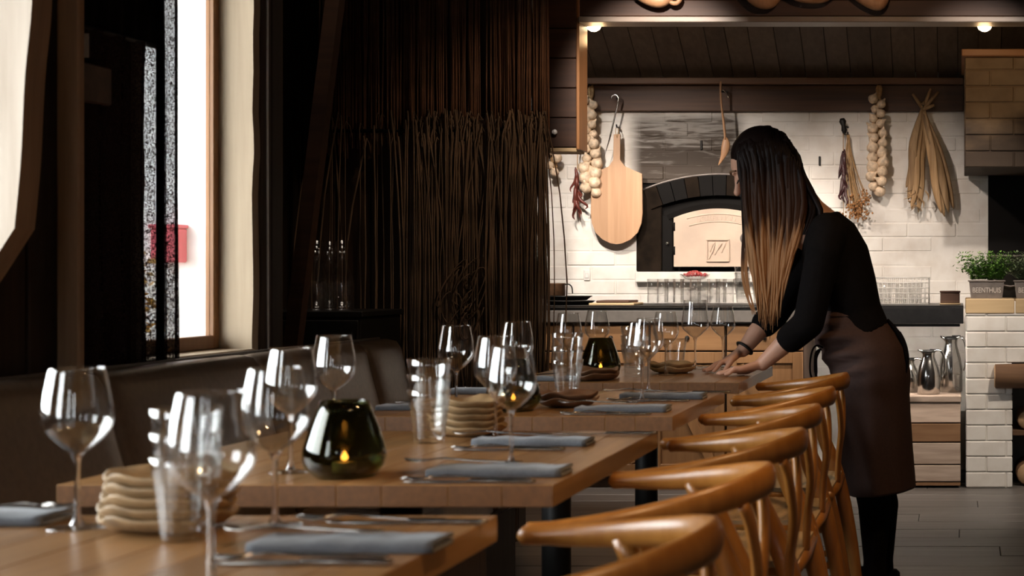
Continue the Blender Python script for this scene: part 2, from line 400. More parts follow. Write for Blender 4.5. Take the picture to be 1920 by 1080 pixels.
M['string_red'] = plain('red_brown_cord', (0.15,0.068,0.035), 0.8, var=0.35, nscale=10)
M['mirrorpaint'] = plain('paper_card', (0.55,0.5,0.43), 0.8)
M['skin'] = plain('skin', (0.62,0.34,0.23), 0.5, var=0.06, nscale=14, bump=0.05)
M['blackcloth'] = plain('black_jersey', (0.006,0.005,0.005), 0.95, var=0.2, nscale=60, spec=0.08)
M['apron'] = plain('brown_apron_cloth', (0.055,0.027,0.021), 0.85, var=0.12, nscale=120, bump=0.2)
M['extwall'] = plain('exterior_render', (0.90,0.92,0.94), 0.9)
M['redsign'] = plain('red_paint', (0.62,0.06,0.10), 0.6)
M['autumn'] = plain('autumn_leaf', (0.55,0.30,0.05), 0.7, var=0.5, nscale=6)
M['ground'] = plain('gravel', (0.45,0.43,0.40), 0.95)

def brick_mat():
    m, nt, out = newmat('white_painted_brick'); b = nt.nodes.new('ShaderNodeBsdfPrincipled'); L(nt, b.outputs[0], out.inputs[0]); b.inputs['Roughness'].default_value = 0.7
    w = coords(nt, rand=False, world=True)
    nz = N(nt, 'ShaderNodeTexNoise', Scale=9.0, Detail=6.0); L(nt, w, nz.inputs['Vector'])
    base = ramp(nt, nz.outputs[0], [(0.3, (0.68,0.63,0.57)), (0.6, (0.80,0.77,0.72))])
    sp = nt.nodes.new('ShaderNodeSeparateXYZ'); L(nt, w, sp.inputs[0])
    def band(sock, lo, hi, soft):
        a = N(nt, 'ShaderNodeMapRange', interpolation_type='SMOOTHSTEP'); a.inputs[1].default_value = lo - soft; a.inputs[2].default_value = lo + soft; L(nt, sock, a.inputs[0])
        c = N(nt, 'ShaderNodeMapRange', interpolation_type='SMOOTHSTEP'); c.inputs[1].default_value = hi - soft; c.inputs[2].default_value = hi + soft; c.inputs[3].default_value = 1; c.inputs[4].default_value = 0; L(nt, sock, c.inputs[0])
        mu = N(nt, 'ShaderNodeMath', op='MULTIPLY'); L(nt, a.outputs[0], mu.inputs[0]); L(nt, c.outputs[0], mu.inputs[1]); return mu.outputs[0]
    mu = N(nt, 'ShaderNodeMath', op='MULTIPLY'); L(nt, band(sp.outputs[0], -1.83, -1.22, 0.06), mu.inputs[0]); L(nt, band(sp.outputs[2], 1.55, 1.99, 0.05), mu.inputs[1])
    # licks of soot above the oven mouth, streaked sideways, heavier low down
    st = N(nt, 'ShaderNodeTexNoise', Scale=16.0, Detail=6.0, Distortion=1.2); L(nt, coords(nt, (0.3,1,2.4), rand=False, world=True), st.inputs['Vector'])
    hz = N(nt, 'ShaderNodeMapRange'); hz.inputs[1].default_value = 1.6; hz.inputs[2].default_value = 2.0; hz.inputs[3].default_value = 0.30; hz.inputs[4].default_value = -0.06; L(nt, sp.outputs[2], hz.inputs[0])
    ad = N(nt, 'ShaderNodeMath', op='ADD'); L(nt, st.outputs[0], ad.inputs[0]); L(nt, hz.outputs[0], ad.inputs[1])
    sr = N(nt, 'ShaderNodeMapRange', interpolation_type='SMOOTHSTEP'); sr.inputs[1].default_value = 0.42; sr.inputs[2].default_value = 0.66; sr.inputs[3].default_value = 0.74; L(nt, ad.outputs[0], sr.inputs[0])
    fac = N(nt, 'ShaderNodeMath', op='MULTIPLY'); L(nt, mu.outputs[0], fac.inputs[0]); L(nt, sr.outputs[0], fac.inputs[1])
    L(nt, mixcol(nt, fac.outputs[0], base, (0.045,0.030,0.019)), b.inputs['Base Color'])
    bp = N(nt, 'ShaderNodeBump', Strength=0.35, Distance=0.004); L(nt, nz.outputs[0], bp.inputs['Height']); L(nt, bp.outputs[0], b.inputs['Normal'])
    return m
M['brick'] = brick_mat()
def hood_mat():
    m, nt, out = newmat('shaded_yellow_brick'); b = nt.nodes.new('ShaderNodeBsdfPrincipled'); L(nt, b.outputs[0], out.inputs[0]); b.inputs['Roughness'].default_value = 0.8
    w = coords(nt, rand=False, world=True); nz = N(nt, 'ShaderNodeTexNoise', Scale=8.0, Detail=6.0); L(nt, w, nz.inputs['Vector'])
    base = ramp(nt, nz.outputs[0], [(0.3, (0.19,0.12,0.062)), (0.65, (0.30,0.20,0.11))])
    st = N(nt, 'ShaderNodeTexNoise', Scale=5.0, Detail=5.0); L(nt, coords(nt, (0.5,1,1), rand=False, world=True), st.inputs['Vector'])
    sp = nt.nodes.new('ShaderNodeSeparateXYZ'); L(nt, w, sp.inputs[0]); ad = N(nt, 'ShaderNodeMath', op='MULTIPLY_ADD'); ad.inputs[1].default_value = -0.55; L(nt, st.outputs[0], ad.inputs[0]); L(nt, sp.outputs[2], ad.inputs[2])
    mr = N(nt, 'ShaderNodeMapRange', interpolation_type='SMOOTHSTEP'); mr.inputs[1].default_value = 1.50; mr.inputs[2].default_value = 1.72; mr.inputs[3].default_value = 0.9; mr.inputs[4].default_value = 0.0; L(nt, ad.outputs[0], mr.inputs[0])  # bulb light fading down the hood is painted in: bricks darken towards the bottom
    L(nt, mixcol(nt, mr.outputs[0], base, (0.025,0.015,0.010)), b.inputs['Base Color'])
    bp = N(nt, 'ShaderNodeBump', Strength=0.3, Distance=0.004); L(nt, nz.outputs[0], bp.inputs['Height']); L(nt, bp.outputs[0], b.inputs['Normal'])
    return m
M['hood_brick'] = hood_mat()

def curtain_mat():
    m, nt, out = newmat('sheer_dark_weave'); d = nt.nodes.new('ShaderNodeBsdfDiffuse'); d.inputs[0].default_value = (0.035,0.024,0.022,1)
    t = nt.nodes.new('ShaderNodeBsdfTransparent'); mx = nt.nodes.new('ShaderNodeMixShader')
    n1 = N(nt, 'ShaderNodeTexNoise', Scale=330.0, Detail=2.0); L(nt, coords(nt, (1,1,0.35), rand=False), n1.inputs['Vector'])
    n2 = N(nt, 'ShaderNodeTexNoise', Scale=330.0, Detail=2.0); L(nt, coords(nt, (0.4,0.4,1.3), rand=False), n2.inputs['Vector'])
    mxm = N(nt, 'ShaderNodeMath', op='MAXIMUM'); L(nt, n1.outputs[0], mxm.inputs[0]); L(nt, n2.outputs[0], mxm.inputs[1])
    mr = N(nt, 'ShaderNodeMapRange'); mr.inputs[1].default_value = 0.50; mr.inputs[2].default_value = 0.60; mr.inputs[3].default_value = 0.72; mr.inputs[4].default_value = 1.0; L(nt, mxm.outputs[0], mr.inputs[0])
    L(nt, mr.outputs[0], mx.inputs[0]); L(nt, t.outputs[0], mx.inputs[1]); L(nt, d.outputs[0], mx.inputs[2]); L(nt, mx.outputs[0], out.inputs[0]); return m
M['curtain'] = curtain_mat()
def hair_mat():
    m, nt, out = newmat('ombre_hair'); b = nt.nodes.new('ShaderNodeBsdfPrincipled'); L(nt, b.outputs[0], out.inputs[0])
    at = nt.nodes.new('ShaderNodeAttribute'); at.attribute_name = 'along'
    nz = N(nt, 'ShaderNodeTexNoise', Scale=60.0, Detail=3.0); L(nt, coords(nt, (1,1,0.05), rand=False), nz.inputs['Vector'])
    ad = N(nt, 'ShaderNodeMath', op='MULTIPLY_ADD'); ad.inputs[1].default_value = 0.5; L(nt, nz.outputs[0], ad.inputs[0]); L(nt, at.outputs['Fac'], ad.inputs[2])
    L(nt, ramp(nt, ad.outputs[0], [(0.62, (0.009,0.0045,0.0035)), (0.88, (0.055,0.024,0.012)), (1.0, (0.36,0.18,0.08)), (1.0, (0.36,0.18,0.08))]), b.inputs['Base Color'])
    b.inputs['Roughness'].default_value = 0.5; b.inputs['Specular IOR Level'].default_value = 0.12
    return m
M['hair'] = hair_mat()

# ================================================================== SETTING
# floor planks
fl = struct('floor', MB().box((-3.6,-1.6,-0.05),(2.1,8.7,-0.006)), M['joint'])
row = 0; y = -1.5
while y < 8.55:
    w = 0.205; x = -3.5 - R.random() * 1.2
    while x < 2.0:
        ln = R.uniform(1.0, 1.7); a = max(x, -3.5); b = min(x + ln, 2.0)
        if b - a > 0.05: obj('plank', MB().box((a+0.0015, y+0.0015, -0.03), (b-0.0015, y+w-0.0015, R.uniform(-0.0015, 0.0)), 0.002), M['floor'], fl)
        x += ln
    y += w
struct('ceiling', MB().box((-3.6,-1.6,2.75),(2.1,6.9,2.85)), M['plaster'])
struct('wall_right', MB().box((2.0,-1.6,0),(2.1,8.7,3.2)), M['darkwood'])
wr = MB(); xs_ = -2.3
for (a, b) in RWINS: wr.box((xs_,-1.6,0),(a,-1.5,2.75)).box((a,-1.6,0),(b,-1.5,SILL)).box((a,-1.6,HEAD),(b,-1.5,2.75)); xs_ = b
wr.box((xs_,-1.6,0),(2.1,-1.5,2.75)); struct('wall_rear', wr, M['darkwood'])
for i, (a, b) in enumerate(RWINS):
    w = bpy.data.objects.new('window_%d' % (i+4), None); C.objects.link(w); w['kind'] = 'structure'; w.location = ((a+b)/2,-1.55,SILL)
    for (x0, x1) in ((a, a+0.03), (b-0.03, b)): obj('frame_stile', MB().box((x0,-1.57,SILL),(x1,-1.53,HEAD),0.003), M['frame'], w)
    for (z0, z1) in ((SILL, SILL+0.03), (HEAD-0.03, HEAD)): obj('frame_rail', MB().box((a+0.03,-1.57,z0),(b-0.03,-1.53,z1),0.003), M['frame'], w)
    obj('pane', MB().box((a+0.03,-1.552,SILL+0.03),(b-0.03,-1.548,HEAD-0.03)), M['pane'], w)
# left wall with three window openings
wl = MB(); ys = -1.6
for (a, b) in sorted(WINS):
    a2, b2 = a - 0.04, b + 0.04
    wl.box((-2.225, ys, 0), (WX, a2, 2.75)); wl.box((-2.225, a2, 0), (WX, b2, SILL - 0.03)); wl.box((-2.225, a2, HEAD + 0.03), (WX, b2, 2.75)); ys = b2
wl.box((-2.225, ys, 0), (WX, 4.68, 2.75))
wall_l = struct('wall_left', wl, M['darkwood'])
y = 2.98
while y < 3.80:
    w = R.uniform(0.12, 0.17); e = min(y + w, 3.845)
    obj('board', MB().box((WX, y+0.003, 0.0), (WX + R.uniform(0.012, 0.02), e-0.003, 2.75), 0.004), M['darkwood'], wall_l); y = e
for (a, b) in ((4.535, 4.605), (4.607, 4.678)): obj('board', MB().box((WX, a, 0), (WX+0.014, b, 2.75), 0.004), M['darkwood'], wall_l)
struct('wall_alcove', MB().box((-3.5,4.6,0),(-3.4,6.3,2.75)).box((-3.4,4.6,0),(-2.225,4.68,2.75)), M['darkwood'])
struct('wall_exterior', MB().box((-3.7,4.57,-0.05),(-2.227,4.6,2.75)).box((-3.7,4.6,-0.05),(-3.501,6.4,2.75)), M['extwall'])
wp = struct('wall_partition', MB().box((-3.4,6.2,0),(-1.80,6.3,2.75)), M['darkwood'])
x = -3.38
while x < -1.83:
    e = min(x + 0.14, -1.80); obj('board', MB().box((x+0.003, 6.185, 0), (e-0.003, 6.2, 2.75), 0.003), M['darkwood'], wp); x = e
struct('wall_kitchen_left', MB().box((-2.5,6.3,0),(-2.4,8.7,3.2)), M['plaster'])

# windows
for i, (a, b) in enumerate(WINS):
    w = bpy.data.objects.new('window_%d' % (i+1), None); C.objects.link(w); w['kind'] = 'structure'; w.location = (WX, (a+b)/2, SILL)
    fx0, fx1 = WX - 0.115, WX - 0.088
    for (y0, y1) in ((a, a+0.035), (b-0.03, b)): obj('frame_stile', MB().box((fx0,y0,SILL),(fx1,y1,HEAD),0.003), M['frame'], w)
    for (z0, z1) in ((SILL, SILL+0.04), (HEAD-0.04, HEAD)): obj('frame_rail', MB().box((fx0,a+0.035,z0),(fx1,b-0.03,z1),0.003), M['frame'], w)
    obj('pane', MB().box((WX-0.104,a+0.035,SILL+0.04),(WX-0.100,b-0.03,HEAD-0.04)), M['pane'], w)
    for (y0, y1) in ((a-0.04, a), (b, b+0.04)):
        jb = MB(); rings = []
        for k in range(21):               # hewn inner edge of the jamb board
            z = lerp(SILL-0.03, HEAD+0.03, k/20); dx = WX + 0.012 + 0.007*mnoise.noise((0, y0*9, z*7))
            rings.append([(-2.225,y0,z),(dx,y0,z),(dx,y1,z),(-2.225,y1,z)])
        jb.loft(rings, smooth=False); obj('jamb', jb, M['jamb'], w)
    obj('sill', MB().box((-2.225,a,SILL-0.03),(WX+0.02,b,SILL),0.004), M['jamb'], w)
    obj('head_board', MB().box((-2.225,a,HEAD),(WX+0.01,b,HEAD+0.03),0.004), M['jamb'], w)

# timber post against the wall, with crosspiece, and the bent brace
struct('trim_1', MB().box((-2.052,3.45,0.0),(-2.0,3.475,2.75),0.004), M['post'])
struct('trim_2', MB().box((-2.082,3.50,1.49),(-2.03,3.64,1.58),0.004), M['rail'])
yb = 3.0
right = [(62,-620),(61,-200),(60,0),(47,140),(39,300),(27,428),(-14,492),(-70,578),(-190,760)]
pr = [P(px,py,yb) for px,py in right]
def strip_prism(pts, w, y0, y1, flat_=False):
    mb = MB(); rings = []
    for k, p in enumerate(pts):
        d = (pts[min(k+1,len(pts)-1)] - pts[max(k-1,0)]); d.y = 0; d.normalize(); nrm = Vector((d.z, 0, -d.x))
        if nrm.x > 0: nrm = -nrm
        q = p + (nrm * w if not flat_ else Vector((-w, 0, 0)))
        rings.append([(p.x,y0,p.z),(p.x,y1,p.z),(q.x,y1,q.z),(q.x,y0,q.z)])
    return mb.loft(rings, smooth=False)
brc = struct('trim_3', strip_prism([pr[0]] + spline(pr[1:6], 16) + pr[6:], 0.13, yb, yb + 0.066, True), M['brace'])
brc.data.materials.append(M['post'])
for pg in brc.data.polygons: pg.material_index = 0 if pg.normal.y < -0.5 else 1  # front face takes the painted lit tone, the other faces the shaded brown
# corner post beyond the window and slanting brace in the alcove
struct('trim_4', MB().box((-2.33,4.68,0),(-2.10,4.72,2.75),0.006), M['darkwood'])
a, b = P(648,-60,5.4), P(556,690,5.4)
struct('trim_5', strip_prism([a, b], 0.05, 5.38, 5.43), M['rail'])
tag(obj('hanging_cord', MB().tube([(-2.079,4.565,2.7),(-2.080,4.565,1.6),(-2.078,4.567,0.6)], 0.0032, 6), M['white']), 'thin pale cord hanging straight down beside the window post', 'cord')

# kitchen back wall: backing plus painted bricks
KY = 8.5
OVX0, OVX1, OVZ0, OVZ1 = -1.805, -0.93, 1.105, 1.60      # recess of the oven
kw = struct('wall_kitchen', MB().box((-2.4,KY-0.0098,0),(OVX0,KY+0.15,3.2)).box((OVX0,KY-0.0098,OVZ1),(OVX1,KY+0.15,3.2)).box((OVX0,KY-0.0098,0),(OVX1,KY+0.15,OVZ0)).box((OVX1,KY-0.0098,0),(2.0,KY+0.15,3.2)), M['brick'])
BW, BH = 0.272, 0.080
bvar = [MB().box((0,-0.012,0),(BW-0.006, 0.012+j*0.0, BH-0.005), 0.004).mesh('brick', M['brick']) for j in range(1)]
half = MB().box((0,-0.012,0),(BW/2-0.006,0.012,BH-0.005),0.004).mesh('brick', M['brick'])
r = 0; z = 0.5
while z < 2.02:
    x = -2.33 + (0 if r % 2 else -BW/2)
    while x < 0.16:
        c0, c1 = x, x + BW
        if c1 < -2.40: x += BW; continue
        if not (OVZ0 - 0.01 < z + BH/2 < OVZ1) or c1 < OVX0 + 0.004 or c0 > OVX1 - 0.004:
            place('brick', bvar[0], kw, (x, KY + R.uniform(-0.0025, 0.0025), z))
        elif c0 < OVX0 - 0.03: obj('brick', MB().box((c0,KY-0.012,z),(OVX0-0.001,KY+0.012,z+BH-0.005),0.004), M['brick'], kw)
        elif c1 > OVX1 + 0.03: obj('brick', MB().box((OVX1+0.001,KY-0.012,z),(c1-0.006,KY+0.012,z+BH-0.005),0.004), M['brick'], kw)
        x += BW
    z += BH; r += 1
# peg rail with ledge
struct('trim_6', MB().box((-2.38,KY-0.045,1.997),(0.02,KY-0.012,2.142),0.004), M['rail'])
struct('trim_7', MB().box((-2.38,KY-0.10,2.142),(0.02,KY-0.012,2.178),0.004), wood('rail_ledge',(0.085,0.036,0.015),(0.20,0.092,0.042),'x',8,0.55,0.05,0.05))
# sloping boarded ceiling
kc = struct('ceiling_kitchen', MB().add([(-2.4,KY+0.02,2.20),(2.0,KY+0.02,2.20),(2.0,7.05,3.11),(-2.4,7.05,3.11)], [(0,1,2,3)]), M['plaster'])
x = -2.4; sl = (3.09-2.18)/(KY-7.05)
while x < 2.0:
    w = R.choice((0.11,0.125,0.14)); vs = []
    e = x + w - 0.004
    t = 0.006 + R.uniform(0, 0.003)
    for (xx) in (x, e):
        for (yy, zz) in ((KY, 2.18), (7.05, 3.09)): vs += [(xx,yy,zz+0.012),(xx,yy,zz-t)]
    obj('board', MB().add(vs, [(0,2,3,1),(4,5,7,6),(1,3,7,5),(0,4,6,2),(0,1,5,4),(2,6,7,3)]), M['ceilboard'], kc); x += w
# header over the kitchen opening, with ledge strip, and the boxed end
hd = struct('trim_8', MB().box((-1.888,6.93,2.25),(2.0,7.05,3.15)), M['darkwood_x'])
for (z0, z1) in ((2.262,2.335),(2.337,2.45),(2.452,2.60),(2.602,2.75)): obj('board', MB().box((-1.888,6.905,z0),(2.0,6.93,z1),0.003), M['darkwood_x'], hd)
struct('trim_9', MB().box((-1.73,6.885,2.232),(2.0,7.02,2.257),0.003), wood('strip_wood',(0.16,0.115,0.085),(0.30,0.23,0.18),'x',9,0.45,0.05,0.1))
bxo = struct('trim_10', MB().box((-1.885,6.915,1.665),(-1.735,7.045,2.75)), M['darkwood_x'])
for k in range(8):
    z0 = 1.665 + k*0.135; obj('board', MB().box((-1.888,6.90,z0+0.0015),(-1.742,6.915,z0+0.1335),0.003), M['darkwood_x'], bxo)
obj('edge_board', MB().box((-1.742,6.898,1.655),(-1.728,7.05,2.75),0.003), wood('amber_edge_board',(0.20,0.085,0.03),(0.34,0.155,0.06),'z',9,0.45,0.07,0.05), bxo)
obj('base_board', MB().box((-1.888,6.905,1.645),(-1.742,7.05,1.664),0.003), M['slab'], bxo)
kb = MB().lathe([(0,-0.012),(0.009,-0.011),(0.013,-0.003),(0.010,0.004),(0.005,0.008),(0.005,0.016)], 14)
tag(place('coat_knob', kb.mesh('coat_knob', M['white']), None, P(1040,248,6.888), (-PI/2,0,0)), 'small round white knob on the dark boxed beam end', 'knob')

# ================================================================== KITCHEN FURNITURE
# worktop
wt = thing('worktop', 'long dark kitchen worktop below the white brick wall', 'worktop', (-1.05,8.1,0.93))
obj('slab', MB().box((-2.38,7.76,0.895),(0.018,8.485,0.93),0.003), M['bsteel'], wt)
obj('edge_strip', MB().box((-2.38,7.745,0.838),(0.018,7.765,0.918),0.002), M['bsteel'], wt)
obj('front_band', MB().box((-2.38,7.738,0.845),(-0.80,7.745,0.905),0.002), M['worktop'], wt)
obj('trim_line', MB().box((-2.38,7.734,0.921),(-0.80,7.745,0.930),0.002), M['steel'], wt)
# base cabinets
cabs = [(-2.36,-1.98),(-1.975,-1.59),(-1.585,-1.20),(-1.195,-0.80)]
clab = ['pine base cabinet at the dark left end of the counter','pine base cabinet below the pull-out chopping board','pine base cabinet with a slanting door brace below the rows of tumblers','pine base cabinet right behind the bending woman']
for (a, b), lb in zip(cabs, clab):
    t = thing('kitchen_cabinet', lb, 'cabinet', ((a+b)/2, 7.8, 0), group='pine cabinets under the kitchen worktop')
    obj('carcass', MB().box((a,7.79,0.0),(b,8.45,0.838)), M['darkwood'], t)
    dr = obj('drawer', MB().box((a+0.004,7.765,0.70),(b-0.004,7.79,0.832),0.003), M['cab'], t)
    kx = (a+b)/2
    obj('knob', MB().ellipsoid((kx,7.757,0.765),(0.012,0.012,0.012),10,6), M['black'], dr)
    d = obj('door', MB().box((a+0.004,7.772,0.06),(b-0.004,7.79,0.692),0.002), M['cab_z'], t)
    for (x0,x1,z0,z1) in ((a+0.004,a+0.055,0.06,0.692),(b-0.055,b-0.004,0.06,0.692),(a+0.055,b-0.055,0.635,0.692),(a+0.055,b-0.055,0.06,0.12)):
        obj('door_rail', MB().box((x0,7.760,z0),(x1,7.772,z1),0.002), M['cab_z'], d)
    br = MB(); p0 = Vector((a+0.07,7.766,0.625)); p1 = Vector((b-0.07,7.766,0.13)); dd = (p1-p0).normalized(); n_ = Vector((dd.z,0,-dd.x))*0.022
    br.loft([[tuple(q+Vector((0,s,0))) for q,s in ((p-n_,-0.006),(p+n_,-0.006),(p+n_,0.006),(p-n_,0.006))] for p in (p0,p1)], smooth=False)
    obj('door_brace', br, M['cab_z'], d)
    obj('knob', MB().ellipsoid((b-0.03,7.752,0.50),(0.012,0.012,0.012),10,6), M['black'], d)
# boards lying on the front edge of the worktop
for k,(a,b,z,lb) in enumerate(((1112,1196,0.9305,'lower pale chopping board lying on the worktop edge'),(1125,1186,0.9435,'darker upper chopping board lying on the worktop edge'))):
    tag(obj('chopping_board', MB().box(((a-VX)/F*7.85,7.755+0.01*k,z),((b-VX)/F*7.85,7.99,z+0.0125),0.003), M['slab'] if k == 0 else M['rail']), lb, 'board', 'boards on the worktop')
# plank chest with steel jugs on it
ch = thing('plank_chest', 'low chest of weathered mixed planks beside the brick pillar', 'chest', (-0.19,7.95,0))
cx0, cx1 = -0.42, P(1801,0,7.75).x
obj('body', MB().box((cx0,7.775,0.02),(cx1-0.002,8.30,0.44)), M['darkwood'], ch)
for k,(z0,z1,mt) in enumerate(((0.010,0.028,'crate_dark'),(0.033,0.115,'crate'),(0.121,0.229,'crate'),(0.235,0.327,'crate_dark'),(0.333,0.434,'crate'))):
    obj('plank', MB().box((cx0,7.752+R.uniform(0,0.004),z0),(cx1,7.776,z1),0.003), M[mt], ch)
obj('lid_board', MB().box((cx0-0.005,7.744,0.437),(cx1+0.004,8.02,0.470),0.004), M['crate'], ch)
obj('lid_board', MB().box((cx0-0.005,8.022,0.437),(cx1+0.004,8.30,0.470),0.004), M['crate'], ch)
def jug(loc, h, rz, label):
    t = thing('thermos_jug', label, 'jug', loc, rz, 'steel jugs on the plank chest'); r = 0.060
    prof = [(0,0),(r*0.94,0),(r,0.008),(r,0.10*h/0.25)]
    prof += [(r*0.98,h*0.45),(r*0.86,h*0.60),(r*0.66,h*0.74),(r*0.54,h*0.83),(r*0.52,h*0.88),(r*0.58,h*0.93)]
    obj('body', MB().lathe(prof, 28), M['steel'], t, loc=(0,0,0))
    obj('collar', MB().lathe([(r*0.585,h*0.93),(r*0.62,h*0.945),(r*0.60,h*0.965),(r*0.40,h*0.985),(0,h*0.99)], 24), M['black'], t, loc=(0,0,0))
    sp = MB().loft([[(-r*0.45,-0.02,h*0.90),(-r*0.45,0.02,h*0.90),(-r*0.45,0.018,h*0.97),(-r*0.45,-0.018,h*0.97)],[(-r*0.95,-0.007,h*0.975),(-r*0.95,0.007,h*0.975),(-r*0.95,0.006,h*0.995),(-r*0.95,-0.006,h*0.995)]])
    obj('spout', sp, M['steel'], t, loc=(0,0,0))
    hp = spline([(r*0.45,0,h*0.95),(r*0.95,0,h*0.985),(r*1.30,0,h*0.86),(r*1.42,0,h*0.66),(r*1.34,0,h*0.48),(r*1.16,0,h*0.38)], 18)
    obj('handle', MB().tube(hp, [0.010]*4+[0.011]*11+[0.008]*4, 10, flat=(1.0,0.62), up=(1,0,0)), M['steel'], t, loc=(0,0,0))
    obj('thumb_lever', MB().box((r*0.1,-0.008,h*0.985),(r*0.8,0.008,h*1.005),0.002), M['black'], t, loc=(0,0,0))
jug((P(1741,0,7.86).x,7.86,0.4705), 0.232, 0.0, 'shorter polished steel jug in the middle of the plank chest')
jug((P(1783,0,8.02).x,8.02,0.4705), 0.296, -0.25, 'tallest polished steel jug next to the brick pillar')
jug((P(1703,0,8.00).x,8.00,0.4705), 0.180, 0.0, 'small steel jug mostly hidden behind the brown apron')

# hearth: pillar, slabs, lintel log, niche
PX0, PX1, PY = P(1811,0,7.75).x, P(1899,0,7.75).x, 7.75
hp = struct('wall_hearth', MB().box((PX0+0.006,PY+0.006,0),(PX1-0.006,8.45,0.64)).box((PX0+0.006,PY+0.006,0.64),(1.6,8.45,0.889)), M['brick'])
r = 0; z = 0.003
while z < 0.88:
    hgt = 0.0795; wide = z > 0.635; right_end = 1.2 if wide else PX1
    x = PX0; first = 0.105 if r % 2 else 0.205
    while x < right_end - 0.02:
        e = min(x + first, right_end); first = 0.215
        obj('brick', MB().box((x+0.002,PY-R.uniform(0,0.003),z),(e-0.002,PY+0.03,z+hgt-0.003),0.005), M['brick'], hp)
        x = e
    z += hgt; r += 1
z = 0.003
while z < 0.85:
    obj('brick', MB().box((PX0-0.001,PY+0.032,z),(PX0+0.02,PY+0.24,z+0.0765),0.004), M['brick'], hp); z += 0.0795
sl0 = thing('hearth_slab', 'pale timber block capping the brick pillar under the left planter', 'slab', ((PX0+0.14),8.0,0.89), group='timber blocks on the hearth')
obj('block', MB().box((PX0-0.002,PY-0.006,0.889),(P(1902,0,7.75).x,8.2,0.965),0.004), M['slab'], sl0)
sl1 = thing('hearth_slab', 'pale timber block with a dark knot at the right picture edge', 'slab', (0.6,8.0,0.89), group='timber blocks on the hearth')
obj('block', MB().box((P(1904,0,7.75).x,PY-0.004,0.889),(1.2,8.2,0.965),0.004), M['slab'], sl1)
lg = thing('lintel_log', 'short barked log set into the white hearth bricks', 'log', (0.5,7.7,0.575))
lx0 = P(1866,0,7.70).x
pts = [(lx0+0.001,7.72,0.572)] + [(lerp(lx0,1.0,k/6),7.72+0.003*math.sin(k*2),0.572+0.003*math.cos(k)) for k in range(1,7)]
obj('log_body', MB().tube(pts, 0.062, 20), M['log'], lg)
obj('cut_end', MB().tube([(lx0-0.004,7.72,0.572),(lx0+0.0005,7.72,0.572)], [0.054,0.058], 20), M['endgrain'], lg)
struct('wall_niche', MB().box((PX1,8.3,0),(1.3,8.35,0.64)), M['worktop'])
tag(obj('niche_shelf', MB().box((PX1+0.001,7.80,0.262),(1.2,8.29,0.288),0.003), M['log']), 'dark wooden shelf in the firewood niche right of the pillar', 'shelf')
for (fx, fz, rr, lb) in ((0.345,0.339,0.050,'split firewood log on the niche shelf'),(0.350,0.062,0.060,'firewood log at the bottom of the niche'),(0.47,0.062,0.058,'second firewood log at the bottom of the niche, at the picture edge')):
    t = thing('firewood_log', lb, 'log', (fx,7.95,fz), group='firewood in the niche')
    obj('bark', MB().tube([(fx,7.83,fz),(fx,8.1,fz)], rr, 14), M['log'], t); obj('cut_end', MB().tube([(fx,7.826,fz),(fx,7.831,fz)], [rr*0.9,rr*0.94], 14), M['endgrain'], t)
# black fire chamber and brick hood
struct('wall_fire_chamber', MB().box((P(1853,0,8.43).x,8.43,0.965),(1.6,8.48,1.70)), M['oven_iron'])
hx0 = P(1809,0,7.75).x
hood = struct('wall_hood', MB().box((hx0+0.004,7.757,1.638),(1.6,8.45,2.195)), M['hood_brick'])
r = 0; z = 1.634
while z < 2.19:
    x = hx0; first = 0.13 if r % 2 else 0.25
    while x < 1.0:
        e = x + first; first = 0.255
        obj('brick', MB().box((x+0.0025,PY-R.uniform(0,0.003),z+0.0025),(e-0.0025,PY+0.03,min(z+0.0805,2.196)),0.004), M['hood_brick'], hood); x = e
    z += 0.083; r += 1
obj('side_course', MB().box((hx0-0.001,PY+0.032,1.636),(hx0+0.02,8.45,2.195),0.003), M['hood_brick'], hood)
struct('trim_11', MB().box((P(1803,0,7.72).x,7.70,2.196),(1.6,8.45,2.232),0.004), wood('orange_cornice',(0.30,0.12,0.04),(0.46,0.21,0.08),'x',9,0.5,0.06,0.05))
# dark bucket standing by the fire chamber, tilted handle
bk = thing('coal_bucket', 'black metal bucket behind the herb planters at the fire chamber', 'bucket', (P(1893,0,8.28).x,8.28,0.965))
obj('pail', MB().lathe([(0,0),(0.075,0),(0.078,0.004),(0.092,0.215),(0.095,0.222),(0.090,0.222),(0.073,0.01),(0,0.008)], 24), M['black'], bk, loc=(0,0,0))
obj('rim', MB().lathe([(0.091,0.218),(0.099,0.220),(0.099,0.228),(0.091,0.230)], 24, close=True), M['tin'], bk, loc=(0,0,0))
obj('bail_handle', MB().tube(spline([(-0.095,0,0.20),(-0.10,-0.03,0.11),(0.0,-0.105,0.06),(0.10,-0.03,0.11),(0.095,0,0.20)],16), 0.004, 8), M['tin'], bk, loc=(0,0,0))

# oven: recess back, ledge, arch stones, door
ov = thing('bread_oven', 'cream cast-iron oven door in a sooted arched recess', 'oven', (-1.35,8.45,1.1))
ocx = P(1347,0,8.42).x; s_ = 8.42/F
def OV(px, py, y=8.42): return P(px, py, y)
obj('recess_back', MB().box((OVX0-0.01,8.505,1.10),(OVX1+0.01,8.513,1.62)), M['oven_iron'], ov)
jl = MB().box((OVX0,8.475,1.108),(P(1240,0,8.47).x,8.505,1.56),0.004); obj('side_stone', jl, M['soot'], ov)
jr_ = 2*ocx - P(1240,0,8.47).x; obj('side_stone', MB().box((jr_,8.475,1.108),(OVX1,8.505,1.56),0.004), M['soot'], ov)
fr = MB().box((P(1242,0,8.45).x,8.44,1.108),(P(1262,0,8.45).x,8.505,1.42),0.004); obj('door_post', fr, M['oven_iron'], ov)
obj('door_post', MB().box((2*ocx-P(1262,0,8.45).x,8.44,1.108),(2*ocx-P(1242,0,8.45).x,8.505,1.42),0.004), M['oven_iron'], ov)
